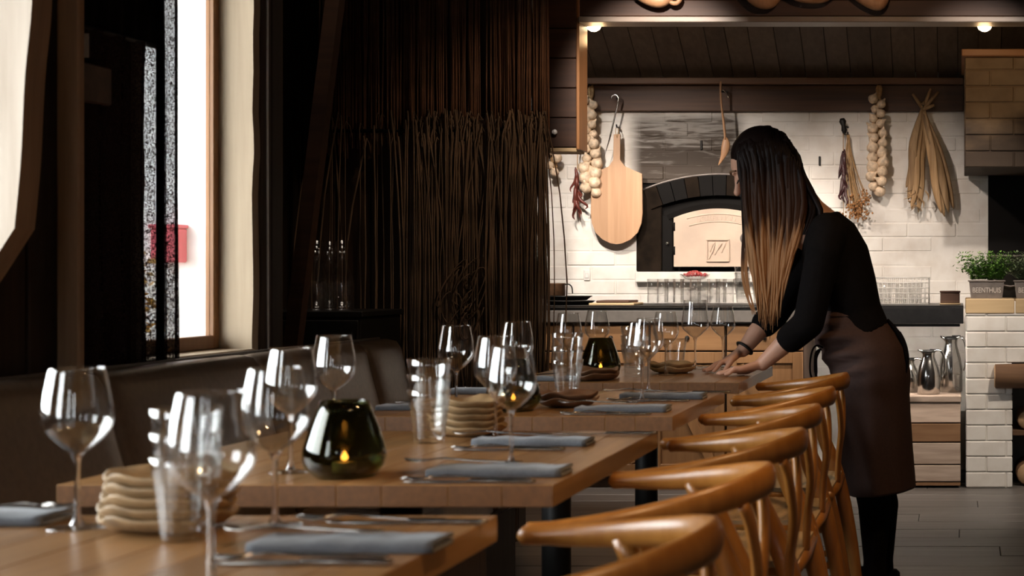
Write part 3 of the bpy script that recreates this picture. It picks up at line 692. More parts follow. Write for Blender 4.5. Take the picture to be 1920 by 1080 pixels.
# voussoirs on a flat arc
ro = 1.10; zc = P(0,326,8.44).z - ro
n_v = 11; amax = 0.40
for k in range(n_v):
    a0 = lerp(-amax, amax, k/n_v) + 0.002; a1 = lerp(-amax, amax, (k+1)/n_v) - 0.002; mb = MB(); rings = []
    for a in (a0, (a0+a1)/2, a1):
        pts = []
        for (rr, yy) in ((ro-0.118,8.462),(ro-0.006,8.455),(ro-0.006,8.505),(ro-0.118,8.505)): pts.append((ocx + rr*math.sin(a), yy, zc + rr*math.cos(a)))
        rings.append(pts)
    obj('arch_stone', mb.loft(rings, smooth=False), M['oven_iron'] if k % 3 else M['soot'], ov)
mb = MB(); mb.tube([(ocx + ro*math.sin(lerp(-amax,amax,k/24)), 8.465, zc + ro*math.cos(lerp(-amax,amax,k/24))) for k in range(25)], 0.006, 8); obj('arch_moulding', mb, M['tin'], ov)
# hood above the door
mb = MB(); rings = []; rd = 0.62; zd = P(0,391,8.42).z - rd; hw = 0.247; ad_ = math.asin(hw/rd)
for k in range(25):
    a = lerp(-ad_*1.12, ad_*1.12, k/24); rings.append([(ocx+q*math.sin(a), yy, zd+q*math.cos(a)) for (q,yy) in ((rd+0.004,8.43),(rd+0.03,8.425),(rd+0.03,8.505),(rd+0.004,8.505))])
obj('door_hood', mb.loft(rings, smooth=False), M['oven_iron'], ov)
zb = P(0,500,8.42).z
poly = [(ocx-hw, zb),(ocx+hw, zb)] + [(ocx+rd*math.sin(a), zd+rd*math.cos(a)) for a in [lerp(ad_,-ad_,k/20) for k in range(21)]]
M['door'] = plain('cream_enamel', (0.58,0.45,0.35), 0.45, var=0.14, nscale=5, bump=0.08)
dr = obj('oven_door', MB().prism(poly,'y',8.418,8.45), M['door'], ov)
# raised border, square emblem, lettering
mb = MB(); mb.tube([(ocx+(rd-0.03)*math.sin(a),8.417,zd+(rd-0.03)*math.cos(a)) for a in [lerp(-0.30,0.30,k/20) for k in range(21)]], 0.0035, 6); obj('raised_line', mb, M['door'], dr)
mb = MB(); mb.tube([(ocx+(rd-0.072)*math.sin(a),8.417,zd+(rd-0.072)*math.cos(a)) for a in [lerp(-0.30,0.30,k/20) for k in range(21)]], 0.0035, 6); obj('raised_line', mb, M['door'], dr)
e0, e1 = P(1324,448,8.415), P(1368,491,8.415); mb = MB(); t_=0.009
for (x0,x1,z0,z1) in ((e0.x,e1.x,e0.z-t_,e0.z),(e0.x,e1.x,e1.z,e1.z+t_),(e0.x,e0.x+t_,e1.z+t_,e0.z-t_),(e1.x-t_,e1.x,e1.z+t_,e0.z-t_)): mb.box((x0,8.408,z0),(x1,8.419,z1),0.002)
obj('emblem_frame', mb, M['door'], dr)
mb = MB()
for pts in ([(1329,486),(1336,470),(1340,458)],[(1331,472),(1337,458),(1341,455)],[(1340,478),(1350,460),(1354,456)],[(1353,474),(1357,462),(1361,455)]):
    mb.tube(spline([P(a,b,8.416) for a,b in pts],8), [0.0035]*3+[0.007]*3+[0.004]*3, 6)
obj('emblem_leaf', mb, M['door'], dr)
def text_mesh(txt, size, depth):
    cu = bpy.data.curves.new('lettering', 'FONT'); cu.body = txt; cu.size = size; cu.extrude = depth; cu.align_x = 'CENTER'
    o = bpy.data.objects.new('lettering', cu); C.objects.link(o); bpy.context.view_layer.update()
    dg = bpy.context.evaluated_depsgraph_get(); me = bpy.data.meshes.new_from_object(o.evaluated_get(dg)); bpy.data.objects.remove(o); bpy.data.curves.remove(cu)
    return [tuple(v.co) for v in me.vertices], [tuple(p.vertices) for p in me.polygons]
mb = MB(); wd_ = 'UCHELHOUR'
for k, chh in enumerate(wd_):
    vs, fs = text_mesh(chh, 0.040, 0.003); a = lerp(-0.20, 0.20, k/(len(wd_)-1)); rr = rd-0.064
    mb.add([(ocx + rr*math.sin(a) + x*math.cos(a) + y*math.sin(a), 8.416 - zz, zd + rr*math.cos(a) - x*math.sin(a) + y*math.cos(a)) for (x,y,zz) in vs], fs)
obj('lettering', mb, M['door'], dr)
kp = P(1398,447,8.40); mb = MB().tube([(kp.x,8.42,kp.z),(kp.x,8.41,kp.z)], [0.034,0.032], 22); obj('vent_plate', mb, M['tin'], dr); obj('vent_knob', MB().ellipsoid((kp.x,8.402,kp.z),(0.018,0.012,0.018)), M['log'], dr)
for py in (425, 470): obj('hinge', MB().tube([P(1264,py-8,8.425),P(1264,py+8,8.425)], 0.010, 10), M['oven_iron'], dr)
obj('latch_knob', MB().ellipsoid(P(1251,456,8.43),(0.010,0.010,0.010),10,8), M['steel'], ov)
# rust stain bloom is part of the door finish: small pits
struct('trim_12', MB().box((OVX0,8.436,1.045),(OVX1,8.488,1.104),0.005), M['brick'])
# vent slots in the wall
for (px,py,lb) in ((1315,272,'narrow dark vent slot in the sooted bricks above the oven'),(1537,302,'narrow dark vent slot in the white bricks right of the woman')):
    p = P(px,py,8.486); tag(obj('vent_slot', MB().box((p.x-0.006,8.480,p.z-0.027),(p.x+0.006,8.4895,p.z+0.027),0.003), M['black']), lb, 'vent')
p = P(1101,516,8.486); sw = thing('wall_switch', 'small white switch on the bright bricks left of the oven', 'switch', (p.x,8.486,p.z))
obj('plate', MB().box((p.x-0.018,8.478,p.z-0.030),(p.x+0.018,8.4885,p.z+0.030),0.003), M['white'], sw); obj('rocker', MB().box((p.x-0.009,8.473,p.z-0.016),(p.x+0.009,8.4785,p.z+0.016),0.002), M['white'], sw)
# dish of red berries on the oven ledge
bd = thing('berry_dish', 'footed glass dish heaped with red berries below the oven door', 'dish', (P(1303,0,8.30).x,8.30,0.9303))
obj('foot', MB().lathe([(0,0),(0.045,0),(0.046,0.003),(0.012,0.010),(0.007,0.03),(0.006,0.09),(0.012,0.128),(0,0.128)], 24), M['glass'], bd, loc=(0,0,0))
obj('dish', MB().lathe([(0,0.128),(0.05,0.130),(0.078,0.145),(0.083,0.160),(0.080,0.160),(0.05,0.134),(0,0.132)], 28), M['glass'], bd, loc=(0,0,0))
mb = MB()
for k in range(120):
    a = R.random()*2*PI; q = math.sqrt(R.random())*0.070; mb.ellipsoid((q*math.cos(a),q*math.sin(a),0.147+0.026*(1-(q/0.075)**2)*R.random()+0.004),(0.0055,0.0055,0.0055),6,4)
o = obj('berries', mb, M['berry'], bd, loc=(0,0,0)); o['kind'] = 'stuff'

# kitchen bulbs under the header
for (px,lb) in ((1113,'glowing warm bulb under the header beside the boxed beam end'),(1846,'glowing warm bulb under the header above the brick hood')):
    p = P(px,46,7.12); t = thing('kitchen_bulb', lb, 'lamp', (p.x,7.12,p.z+0.06), group='bulbs under the kitchen header')
    obj('socket', MB().lathe([(0,0.06),(0.022,0.06),(0.024,0.0),(0.018,-0.012),(0,-0.012)],16), M['steel'], t, loc=(0,0,0))
    obj('bulb', MB().lathe([(0.014,-0.012),(0.020,-0.025),(0.034,-0.050),(0.036,-0.064),(0.028,-0.082),(0.012,-0.092),(0,-0.094)],20), M['bulb'], t, loc=(0,0,0))
    obj('ceiling_stem', MB().tube([(0,0,0.06),(0,0,0.95)], 0.006, 8), M['black'], t, loc=(0,0,0))
    light('bulb_light', 'POINT', (p.x,7.19,p.z-0.06), 1.6, (1.0,0.62,0.30), shadow_soft_size=0.03)


# ================================================================== OUTDOORS
tag(obj('courtyard_ground', MB().box((-40,-30,-0.25),(-2.31,60,-0.05)), M['ground']), None, None, None, 'structure')
p0, p1 = P(300,428,4.515), P(334,492,4.515)
sg = thing('red_mailbox', 'red box fixed outside on the white wall, seen through window and curtain', 'box', ((p0.x+p1.x)/2,4.53,p1.z))
obj('box_body', MB().box((p0.x-0.03,4.515,p1.z),(p1.x,4.57,p0.z),0.004), M['redsign'], sg)
obj('box_lid', MB().box((p0.x-0.034,4.509,p0.z+0.0005),(p1.x+0.003,4.57,p0.z+0.012),0.002), M['redsign'], sg)
sh = thing('autumn_shrub', 'yellow autumn shrub outside behind the sheer curtain', 'shrub', (-2.44,4.38,-0.05))
obj('stem', MB().tube([(-2.44,4.38,-0.05),(-2.43,4.37,0.6),(-2.44,4.38,1.0)], [0.02,0.015,0.006], 8), M['log'], sh)
mb = MB()
for k in range(700):
    c = Vector((-2.44,4.38,0.98)) + Vector((R.gauss(0,0.045),R.gauss(0,0.06),R.uniform(-0.25,0.17)))
    c.x = min(c.x, -2.33); c.y = min(c.y, 4.52)
    a = R.random()*6.28; u = Vector((math.cos(a),math.sin(a),R.uniform(-.6,.6)))*0.016; w = u.cross(Vector((R.random()-.5,R.random()-.5,R.random()-.5))).normalized()*0.008
    mb.add([c-u,c+w,c+u,c-w],[(0,1,2,3)])
o = obj('foliage', mb, M['autumn'], sh); o['kind'] = 'stuff'

# ================================================================== BENCH
bn = thing('banquette', 'long grey-brown leather banquette under the windows', 'bench', (-1.75,3.0,0))
obj('plinth', MB().box((-1.93,0.2,0.0),(-1.52,5.2,0.30),0.004), M['darkwood'], bn)
cuts = [0.41,1.16,1.91,2.66,3.41,4.16,4.91,5.215]
def cushion_ring(y, e):
    # cross-section in x,z of the leaning back at one station; e shrinks towards a seam
    e2 = e*0.018
    pf = [(-1.80+0-e2,0.42),(-1.845-e2,0.60),(-1.892-e2,0.78),(-1.905-e2,0.835),(-1.925-e2*0.6,0.862-e2*0.3),(-1.96,0.869-e2*0.3),(-1.992,0.862-e2*0.3),(-2.0,0.84),(-2.0,0.42)]
    return [(x,y,z) for x,z in pf]
for a, b in zip(cuts, cuts[1:]):
    st = [(a+0.0015,1.0),(a+0.010,0.45),(a+0.03,0.12),(a+0.08,0.0),((a+b)/2,-0.15),(b-0.08,0.0),(b-0.03,0.12),(b-0.010,0.45),(b-0.0015,1.0)]
    obj('back_panel', MB().loft([cushion_ring(y,e) for y,e in st]), M['leather'], bn)
    obj('seat_cushion', MB().box((-1.84,a+0.002,0.30),(-1.50,b-0.002,0.44),0.025), M['leather'], bn)
obj('piping', MB().tube([(-1.992,y,0.868) for y in (0.41,1.6,2.8,4.0,5.21)], 0.005, 8), M['piping'], bn)

# ================================================================== CURTAINS AT THE WINDOW
def curtain(name, label, ya, yb_, z0, z1, xc, amp, waves, phase, parent=None):
    mb = MB(); n, m = 90, 10; vs = []; fs = []
    for j in range(m+1):
        z = lerp(z0, z1, j/m)
        for i in range(n+1):
            t = i/n; yv = lerp(ya, yb_, t)
            x = xc + amp*math.sin(2*PI*waves*t+phase)*(0.75+0.25*math.cos(j*0.5)) + 0.004*mnoise.noise((t*9, z*2, 1))
            vs.append((x, yv + 0.010*math.sin(4*PI*waves*t+phase), z))
    for j in range(m):
        for i in range(n): a = j*(n+1)+i; fs.append((a,a+1,a+n+2,a+n+1))
    mb.add(vs, fs, True); t = thing(name, label, 'curtain', (xc,(ya+yb_)/2,z0)); obj('cloth', mb, M['curtain'], t); return t
c1 = curtain('sheer_curtain','short dark sheer curtain panel hanging left of the bright window', 3.50,3.868,0.80,1.668,-2.052,0.020,4.0,0.4)
obj('rod', MB().tube([(-2.052,3.49,1.668),(-2.052,3.915,1.668)], 0.006, 8), M['black'], c1)
c2 = curtain('sheer_curtain','tall narrow dark sheer curtain strip over the left part of the bright window', 3.888,3.962,0.80,2.45,-2.045,0.010,1.2,1.2)
obj('rod', MB().tube([(-2.045,3.50,2.45),(-2.045,4.60,2.45)], 0.008, 8), M['black'], c2)
obj('hem', MB().tube([(-2.040,3.877,0.80),(-2.040,3.877,1.6),(-2.040,3.877,2.45)], 0.0105, 8), M['blackcloth'], c2)
obj('hem', MB().tube([(-2.045,3.964,0.80),(-2.045,3.964,1.6),(-2.045,3.964,2.45)], 0.0030, 8), M['blackcloth'], c2)
vl = thing('black_valance', 'black cloth valance above the short sheer curtain', 'valance', (-2.06,3.7,1.67))
mb = MB(); rings = []
for i in range(31):
    yv = lerp(3.52,3.90,i/30); xx = -2.062+0.006*math.sin(i*1.3); rings.append([(xx,yv,1.675),(xx+0.006,yv,1.675),(xx+0.006,yv,2.42),(xx,yv,2.42)])
obj('cloth', mb.loft(rings), M['blackcloth'], vl)
tag(obj('paper_card', MB().box((-2.03,3.49,1.585),(-2.001,3.492,1.64)), M['mirrorpaint']), 'small pale card pinned beside the timber post', 'card')

# ================================================================== STRING SCREEN
SX0, SX1, SY = -2.56, -1.655, 6.09
mbU, mbL = MB(), MB()
for k in range(330):
    t = R.random(); x = lerp(SX0, SX1, t)
    if abs(x - P(905,0,SY).x) < 0.012: continue
    yv = SY + R.uniform(-0.035, 0.03); zt = 2.50; zb = R.uniform(1.55, 1.72)
    dx = R.uniform(-0.012, 0.012)
    mbU.tube([(x + dx*q + 0.003*mnoise.noise((k, q*3, 0)), yv + 0.004*mnoise.noise((k, q*3, 5)), lerp(zt, zb, q)) for q in (0,.25,.5,.75,1)], R.uniform(0.0022,0.0042), 5)
for k in range(360):
    t = R.random()**0.8; x = lerp(P(770,0,SY).x if R.random() < 0.85 else SX0, SX1 + 0.008, t)
    yv = SY - 0.045 + R.uniform(-0.03, 0.02); zt = R.uniform(1.60, 1.74); zb = R.uniform(0.42, 0.62)
    sway = R.gauss(0, 0.012) if R.random() < 0.72 else R.gauss(0, 0.055)
    pts = []
    loopw = R.uniform(0.006, 0.02) * R.choice((-1, 1))
    pts += [(x - loopw, yv + 0.03, zt - 0.07), (x - loopw*0.8, yv + 0.015, zt - 0.015), (x - loopw*0.3, yv, zt + 0.004), (x, yv - 0.003, zt - 0.02)]
    for q in (0.1,0.25,0.4,0.55,0.7,0.85,1.0):
        pts.append((x + sway*math.sin(q*PI*0.9) + 0.006*mnoise.noise((k*1.7, q*4, 2)), yv + 0.006*mnoise.noise((k, q*4, 9)), lerp(zt, zb, q)))
    mbL.tube(pts, R.uniform(0.0020,0.0040), 5)
# a few tangled loops
for k in range(14):
    c = P(870 + R.uniform(-25,30), 560 + R.uniform(-40,50), SY - 0.09); rr = R.uniform(0.02,0.06); th = R.random()*6
    mbL.tube([(c.x + rr*math.cos(a)*1.0, c.y + 0.01*math.sin(2*a), c.z + rr*1.6*math.sin(a+th*0.2)) for a in [th + j*0.4 for j in range(12)]], 0.0025, 5)
ss = thing('string_screen', 'dense hanging screen of brown cords between bench and kitchen', 'string curtain', (-2.1,SY,0.4))
ss['kind'] = 'stuff'
o = obj('upper_cords', mbU, M['string_red'], ss); o['kind'] = 'stuff'
o = obj('lower_cords', mbL, M['string'], ss); o['kind'] = 'stuff'
obj('top_rod', MB().tube([(SX0-0.02,SY,2.50),(SX1+0.02,SY,2.50)], 0.012, 10), M['black'], ss)
obj('middle_rod', MB().tube([(SX0-0.02,SY-0.03,1.66),(SX1,SY-0.03,1.66)], 0.008, 10), M['black'], ss)

# sideboard and carafes in the alcove
sb = thing('alcove_sideboard', 'dark sideboard in the alcove carrying three glass carafes', 'sideboard', (-2.42,5.78,0))
obj('carcass', MB().box((-2.70,5.58,0.0),(-2.20,5.98,0.93),0.003), M['black'], sb)
obj('top_board', MB().box((-2.71,5.57,0.931),(-2.19,5.99,0.953),0.003), M['black'], sb)
for k in (0,1): obj('door', MB().box((-2.695+0.25*k,5.566,0.05),(-2.455+0.25*k,5.580,0.92),0.003), M['black'], sb)
prof_c = [(0,0),(0.040,0),(0.043,0.006),(0.044,0.10),(0.041,0.12),(0.020,0.185),(0.0185,0.195),(0.030,0.262),(0.0285,0.262),(0.017,0.195),(0.0185,0.186),(0.0395,0.119),(0.0415,0.10),(0.040,0.012),(0,0.010)]
cme = MB().lathe(prof_c, 24).mesh('carafe_glass', thin_glass('carafe_glass', ior=1.9))
for (px, dy, lb) in ((594,0.0,'leftmost of three waisted glass carafes in the dark alcove'),(618,0.09,'middle one of three waisted glass carafes in the dark alcove'),(641,0.0,'rightmost of three waisted glass carafes in the dark alcove')):
    yv = 5.72 + dy; tag(place('glass_carafe', cme, None, ((px-VX)/F*yv, yv, 0.9535)), lb, 'carafe', 'carafes on the alcove sideboard')

# ================================================================== TABLES
TX0, TX1 = -1.445, -0.650
TABS = [(1.29,2.12),(2.43,3.27),(3.61,4.40),(4.75,5.60)]
tl = ['nearest oak table, cut off by the bottom picture edge','second oak table from the camera, carrying the near green candle holder','third oak table from the camera','farthest oak table, under the woman\'s hands']
for (a, b), lb in zip(TABS, tl):
    TX1 = {1.29:-0.645, 2.43:-0.650, 3.61:-0.682, 4.75:-0.690}[a]
    t = thing('oak_table', lb, 'table', ((TX0+TX1)/2,(a+b)/2,0), group='oak tables in a row')
    n = 9; xs = [TX0 + (TX1-TX0)*(k + (R.uniform(-0.12,0.12) if 0 < k < n else 0))/n for k in range(n+1)]
    for k in range(n):
        zt = TZ - R.uniform(0,0.0004)
        pk = obj('plank', MB().box((xs[k]+0.0002,a,TZ-0.036),(xs[k+1]-0.0002,b,zt),0.0012), M['oak'], t); pk.data.materials.append(M['oak_end'])
        for pg in pk.data.polygons: pg.material_index = 1 if abs(pg.normal.y) > 0.8 else 0
    cx, cy = (TX0+TX1)/2, (a+b)/2
    obj('top_plate', MB().box((cx-0.2,cy-0.2,TZ-0.046),(cx+0.2,cy+0.2,TZ-0.0365),0.002), M['black'], t)
    obj('column', MB().tube([(cx,cy,0.02),(cx,cy,TZ-0.046)], 0.038, 20), M['black'], t)
    obj('foot', MB().box((cx-0.30,cy-0.035,0.0),(cx+0.30,cy+0.035,0.028),0.006), M['black'], t)
    obj('foot', MB().box((cx-0.035,cy-0.30,0.001),(cx+0.035,cy+0.30,0.027),0.006), M['black'], t)

# ================================================================== CHAIRS
def make_chair(label):
    t = thing('armchair', label, 'chair', group='bentwood armchairs along the tables')
    O = (0,0,0)
    pts = []; hh = []; tt = []
    hl = [(-0.126,0.268,0.716),(-0.085,0.264,0.717),(-0.03,0.250,0.720),(0.035,0.222,0.727),(0.095,0.182,0.736),(0.142,0.135,0.745),(0.172,0.085,0.751),(0.188,0.040,0.755)]
    arc = [(x,-y_,z) for x,y_,z in hl] + [(0.193,0,0.756)] + [(x,y_,z) for x,y_,z in reversed(hl)]
    pts = spline(arc, 60); n = len(pts); rr = []; fl = []
    for i in range(n):
        u = abs(2*i/(n-1)-1); c = max(0, 1-u/0.85)
        end = min(1, (1-u)/0.03 + 0.35)
        rr.append(1.0); fl.append(((0.0135-0.001*c)*end, (0.0135+0.0125*(c**0.6))*end))
    mb = MB().tube(pts, rr, 14, flat=fl, up=(0,0,1)); obj('arm_rail', mb, M['chair'], t, loc=O)
    for s in (-1,1):
        lp = spline([(0.225,0.195*s,0.0),(0.195,0.202*s,0.22),(0.150,0.210*s,0.43),(0.095,0.222*s,0.57),(0.030,0.225*s,0.722)], 16)
        obj('leg', MB().tube(lp, [0.015+0.0085*math.sin(PI*min(1,k/16*1.05)) for k in range(17)], 12), M['chair'], t, loc=O)
        obj('leg', MB().tube(spline([(-0.225,0.228*s,0.0),(-0.222,0.226*s,0.25),(-0.215,0.222*s,0.455)],8), [0.013,0.016,0.018,0.019,0.020,0.020,0.019,0.018,0.015], 12), M['chair'], t, loc=O)
        obj('side_rail', MB().tube([(-0.22,0.224*s,0.425),(0.15,0.208*s,0.418)], 0.014, 10, flat=(0.8,1.2), up=(0,0,1)), M['chair'], t, loc=O)
        obj('side_stretcher', MB().tube([(-0.222,0.226*s,0.26),(0.19,0.203*s,0.25)], 0.010, 10), M['chair'], t, loc=O)
    obj('back_rail', MB().tube([(0.158,-0.235,0.425),(0.165,0,0.425),(0.158,0.235,0.425)], 0.0155, 10), M['chair'], t, loc=O)
    obj('front_rail', MB().tube([(-0.218,-0.232,0.432),(-0.218,0.232,0.432)], 0.0145, 10), M['chair'], t, loc=O)
    obj('front_stretcher', MB().tube([(-0.222,-0.226,0.30),(-0.222,0.226,0.30)], 0.010, 10), M['chair'], t, loc=O)
    # forked back splat
    mb = MB()
    for s in (-1,1):
        mb.tube(spline([(0.166,0.006*s,0.425),(0.170,0.010*s,0.52),(0.180,0.035*s,0.61),(0.176,0.075*s,0.690),(0.166,0.095*s,0.733)],14), [0.021]*6+[0.022]*9, 10, flat=(1.0,0.42), up=(1,0,0.1))
    obj('back_splat', mb, M['chair'], t, loc=O)
    # woven seat: cords front to back over a dished pad
    mb = MB(); vs = []; fs = []; nx, ny = 40, 12
    for i in range(nx+1):
        for j in range(ny+1):
            u = i/nx; v = j/ny*2-1; x = lerp(-0.232,0.165,u); w = lerp(0.222,0.198,u)
            vs.append((x, v*w, 0.447 - 0.016*(1-v*v)*math.sin(PI*u) + 0.0012*(i%2)))
    for i in range(nx):
        for j in range(ny): a = i*(ny+1)+j; fs.append((a,a+1,a+ny+2,a+ny+1))
    top = len(vs); vs += [(x,y,z-0.022) for x,y,z in vs]; fs += [tuple(top+q for q in reversed(f)) for f in fs]
    bd = [j for j in range(ny+1)] + [i*(ny+1)+ny for i in range(1,nx+1)] + [nx*(ny+1)+j for j in range(ny-1,-1,-1)] + [i*(ny+1) for i in range(nx-1,0,-1)]
    fs += [(bd[k], bd[(k+1)%len(bd)], top+bd[(k+1)%len(bd)], top+bd[k]) for k in range(len(bd))]
    mb.add(vs, fs, False); obj('woven_seat', mb, M['cord'], t, loc=O)
    return t
chairs = [(-0.500,1.885,0.0),(-0.503,2.455,0.0),(-0.508,3.02,0.0),(-0.530,3.59,0.0),(-0.544,4.16,0.0),(-0.550,4.76,0.0)]
cl = ['nearest honey-coloured bentwood armchair, cut off by the bottom edge','second bentwood armchair from the camera, its arm end showing beside the table corner','third bentwood armchair from the camera','fourth bentwood armchair from the camera','fifth bentwood armchair from the camera, second from the woman','bentwood armchair touching the woman\'s apron']
base = None
for (x, y, rz), lb in zip(chairs, cl):
    if base is None: base = make_chair(lb); base.location = (x,y,0); base.rotation_euler = (0,0,rz)
    else: dup(base, None, (x,y,0), rz, lb)

# ================================================================== TABLEWARE
ZT = TZ + 0.0003
def make_wine(h=0.212, r=0.043, rim=0.033, stem=0.097):
    t = thing('wine_glass', 'x', 'wine glass', group='wine glasses on the tables'); O = (0,0,0)
    def br(z):   # bowl radius over height
        return interp([(stem,0.003),(stem+0.004,0.010),(stem+0.012,0.021),(stem+0.022,0.031),(stem+0.034,r*0.94),(stem+0.046,r),(stem+0.060,r*0.985),(stem+0.080,r*0.92),(h,rim)], z)[0]
    zs = [stem + (h-stem)*k/22 for k in range(23)]
    out = [(0,stem-0.001)] + [(br(z),z) for z in zs]; inn = [(br(z)-0.0011,z+0.0009) for z in reversed(zs[1:])] + [(0,stem+0.003)]
    inn[0] = (rim-0.0011, h)
    obj('bowl', MB().lathe(out+inn, 40), M['glass'], t, loc=O)
    obj('stem', MB().lathe([(0.009,0.0045),(0.0058,0.010),(0.0040,0.020),(0.0034,0.05),(0.0036,stem-0.012),(0.0055,stem-0.003),(0.0085,stem+0.0015)], 16), M['gtumbler'], t, loc=O)
    obj('foot', MB().lathe([(0,0),(0.036,0),(0.0365,0.0012),(0.034,0.0018),(0.020,0.0028),(0.009,0.0046),(0,0.0048)], 36), M['gclear'], t, loc=O)
    return t
wine = [ # x, y, label
 (-1.169,2.013,'wine glass alone at the left end of the nearest table'),
 (-0.788,1.60,'nearest wine glass, its stem cut off by the bottom edge'),
 (-0.915,2.03,'wine glass right behind the nearest one, at the far edge of the nearest table'),
 (-1.136,2.58,'wine glass just left of the near green candle holder'),
 (-1.285,3.12,'wine glass rising directly behind the near green candle holder'),
 (-0.785,2.66,'wine glass standing between the two napkins of the second table'),
 (-0.944,3.088,'wine glass behind the farther napkin of the second table'),
 (-1.243,3.75,'wine glass in front of the string screen, right behind the tumbler stack'),
 (-1.180,4.05,'wine glass in front of the string screen, behind two overlapping glasses'),
 (-1.275,4.95,'wine glass behind the tall tumbler stack of the third table'),
 (-1.265,5.30,'wine glass seen above the far green candle holder'),
 (-0.845,4.04,'foremost of the three overlapping wine glasses by the far napkins'),
 (-0.893,4.36,'middle one of the three overlapping wine glasses by the far napkins'),
 (-0.985,5.09,'rearmost of the three overlapping wine glasses by the far napkins')]
w0 = None
for x, y, lb in wine:
    if w0 is None: w0 = make_wine(); w0.location = (x,y,ZT); w0['label'] = lb
    else: dup(w0, None, (x,y,ZT), R.random()*6, lb)
big = make_wine(0.246,0.049,0.040,0.108); big.location = (-0.948,5.44,ZT); big['label'] = 'large round-bowled wine glass nearest the woman\'s hands'
med = make_wine(0.222,0.045,0.034,0.108); med.location = (-0.858,5.50,ZT); med['label'] = 'wine glass just right of the large one, above the woman\'s fingers'

TH = 0.106
def tumbler_mesh():
    def ro(z): return 0.0295 + 0.0130*(z/TH)**1.15
    zs = [0.0,0.002,0.012,0.03,0.05,0.066,0.070,0.076,0.09,TH]
    def mod(a, z):
        if z > 0.072 or z < 0.004: return 1.0
        return 1.0 - 0.035*abs(math.sin(a*4.5))**1.5 * 1.0
    prof = [(0,0.001),(0.026,0.0)] + [(ro(z),z) for z in zs[1:]]
    inn = [(ro(TH)-0.0012,TH+0.0008)] + [(ro(z)-0.0026,z) for z in reversed(zs[2:-1])] + [(0.022,0.0105),(0,0.0095)]
    return MB().lathe(prof+inn, 54, mod=mod).mesh('tumbler', M['gclear'])
tme = tumbler_mesh()
def tumblers(x, y, n, where, off=0.0305, z=ZT, grp='tumblers on the tables', jit=0.0):
    names = {1:['single'],2:['lower','upper'],3:['bottom','middle','top'],4:['bottom','second','third','top']}[n]
    for k in range(n):
        lb = ('%s clear tumbler of the stack ' % names[k] if n > 1 else 'single clear tumbler ') + where
        tag(place('tumbler', tme, None, (x+R.uniform(-jit,jit), y, z+off*k), (0,0,R.random()*6)), lb, 'tumbler', grp)
x,y = TAB(350,1012); tumblers(x,y,3,'on the nearest table')
x,y = TAB(805,830); tumblers(x,y,3,'on the second table')
x,y = TAB(1064,748); tumblers(x,y,3,'on the third table', off=0.036)
tumblers(-1.078,5.02,3,'on the farthest table, beside the far candle holder')
x,y = -1.025,5.47; tumblers(x,y,1,'beside the large wine glass on the farthest table')

# candle holders
hprof = [(0,0),(0.044,0.0),(0.052,0.004),(0.063,0.018),(0.067,0.032),(0.064,0.050),(0.055,0.080),(0.0445,0.108),(0.038,0.126)]
hin = [(0.0355,0.126)] + [(r-0.0025,z+0.001) for r,z in reversed(hprof[2:-1])] + [(0,0.006)]
def make_holder(label):
    t = thing('candle_holder', label, 'candle holder', group='green glass candle holders'); O = (0,0,0)
    obj('glass_body', MB().lathe(hprof+hin, 40), M['green'], t, loc=O)
    cd = obj('tealight', MB().lathe([(0,0.0065),(0.019,0.0065),(0.0195,0.022),(0.018,0.024),(0,0.0225)], 20), M['wax'], t, loc=O)
    obj('flame', MB().lathe([(0,0.025),(0.005,0.028),(0.006,0.032),(0.003,0.038),(0,0.043)], 12), M['flame'], cd, loc=O)
    return t
hs = [TAB(646,893), (-1.105,3.76), (-1.194,5.05)]
hl = ['near smoky green glass candle holder, flame glowing inside','dark green candle holder mostly hidden behind wine glasses on the third table','far dark green glass candle holder beside the far tumblers']
h0 = None
for (x,y), lb in zip(hs, hl):
    if h0 is None: h0 = make_holder(lb); h0.location = (x,y,ZT)
    else: dup(h0, None, (x,y,ZT), 0, lb)

# stacks of wavy stoneware plates
def plate_mesh(r, seed, mat):
    def mod(a, z): return 1 + 0.035*math.sin(3*a+seed) + 0.02*math.sin(5*a+2*seed)
    mb = MB().lathe([(0,0),(r*0.55,0),(r*0.80,0.006),(r*0.97,0.017),(r,0.021),(r*0.97,0.0225),(r*0.80,0.0125),(r*0.55,0.0065),(0,0.0065)], 36, mod=mod)
    mb.v = [(x, y, z + (0.0036*math.sin(4*math.atan2(y,x)+seed*3) + 0.0024*math.sin(7*math.atan2(y,x)+seed))*(math.hypot(x,y)/r)**3) for x,y,z in mb.v]
    return mb.mesh('wavy_plate', mat)
def plates(x, y, n, r, where, mat='plate'):
    nm = ['bottom','second','third','fourth','top'] if n == 5 else (['bottom','second','third','top'] if n == 4 else ['lower','upper'])
    for k in range(n):
        tag(place('wavy_plate', plate_mesh(r*(1-0.008*k), x*5, M[mat]), None, (x+R.uniform(-0.004,0.004), y+R.uniform(-0.003,0.003), ZT+0.0002+k*0.0135), (0,0,x*9+R.uniform(-0.12,0.12))), '%s wavy-rimmed plate %s' % (nm[k], where), 'plate', 'stacked stoneware plates')
plates(-1.045,2.015,5,0.084,'of the tan stack on the nearest table')
plates(-1.03,3.188,5,0.078,'of the tan stack on the second table')
plates(-1.00,3.885,2,0.080,'of the brown pair on the third table','plate_dark')
plates(-1.175,4.86,2,0.080,'of the pair under the far candle holder edge','plate_dark')
plates(-0.985,5.22,2,0.080,'of the pair left of the woman\'s hands')

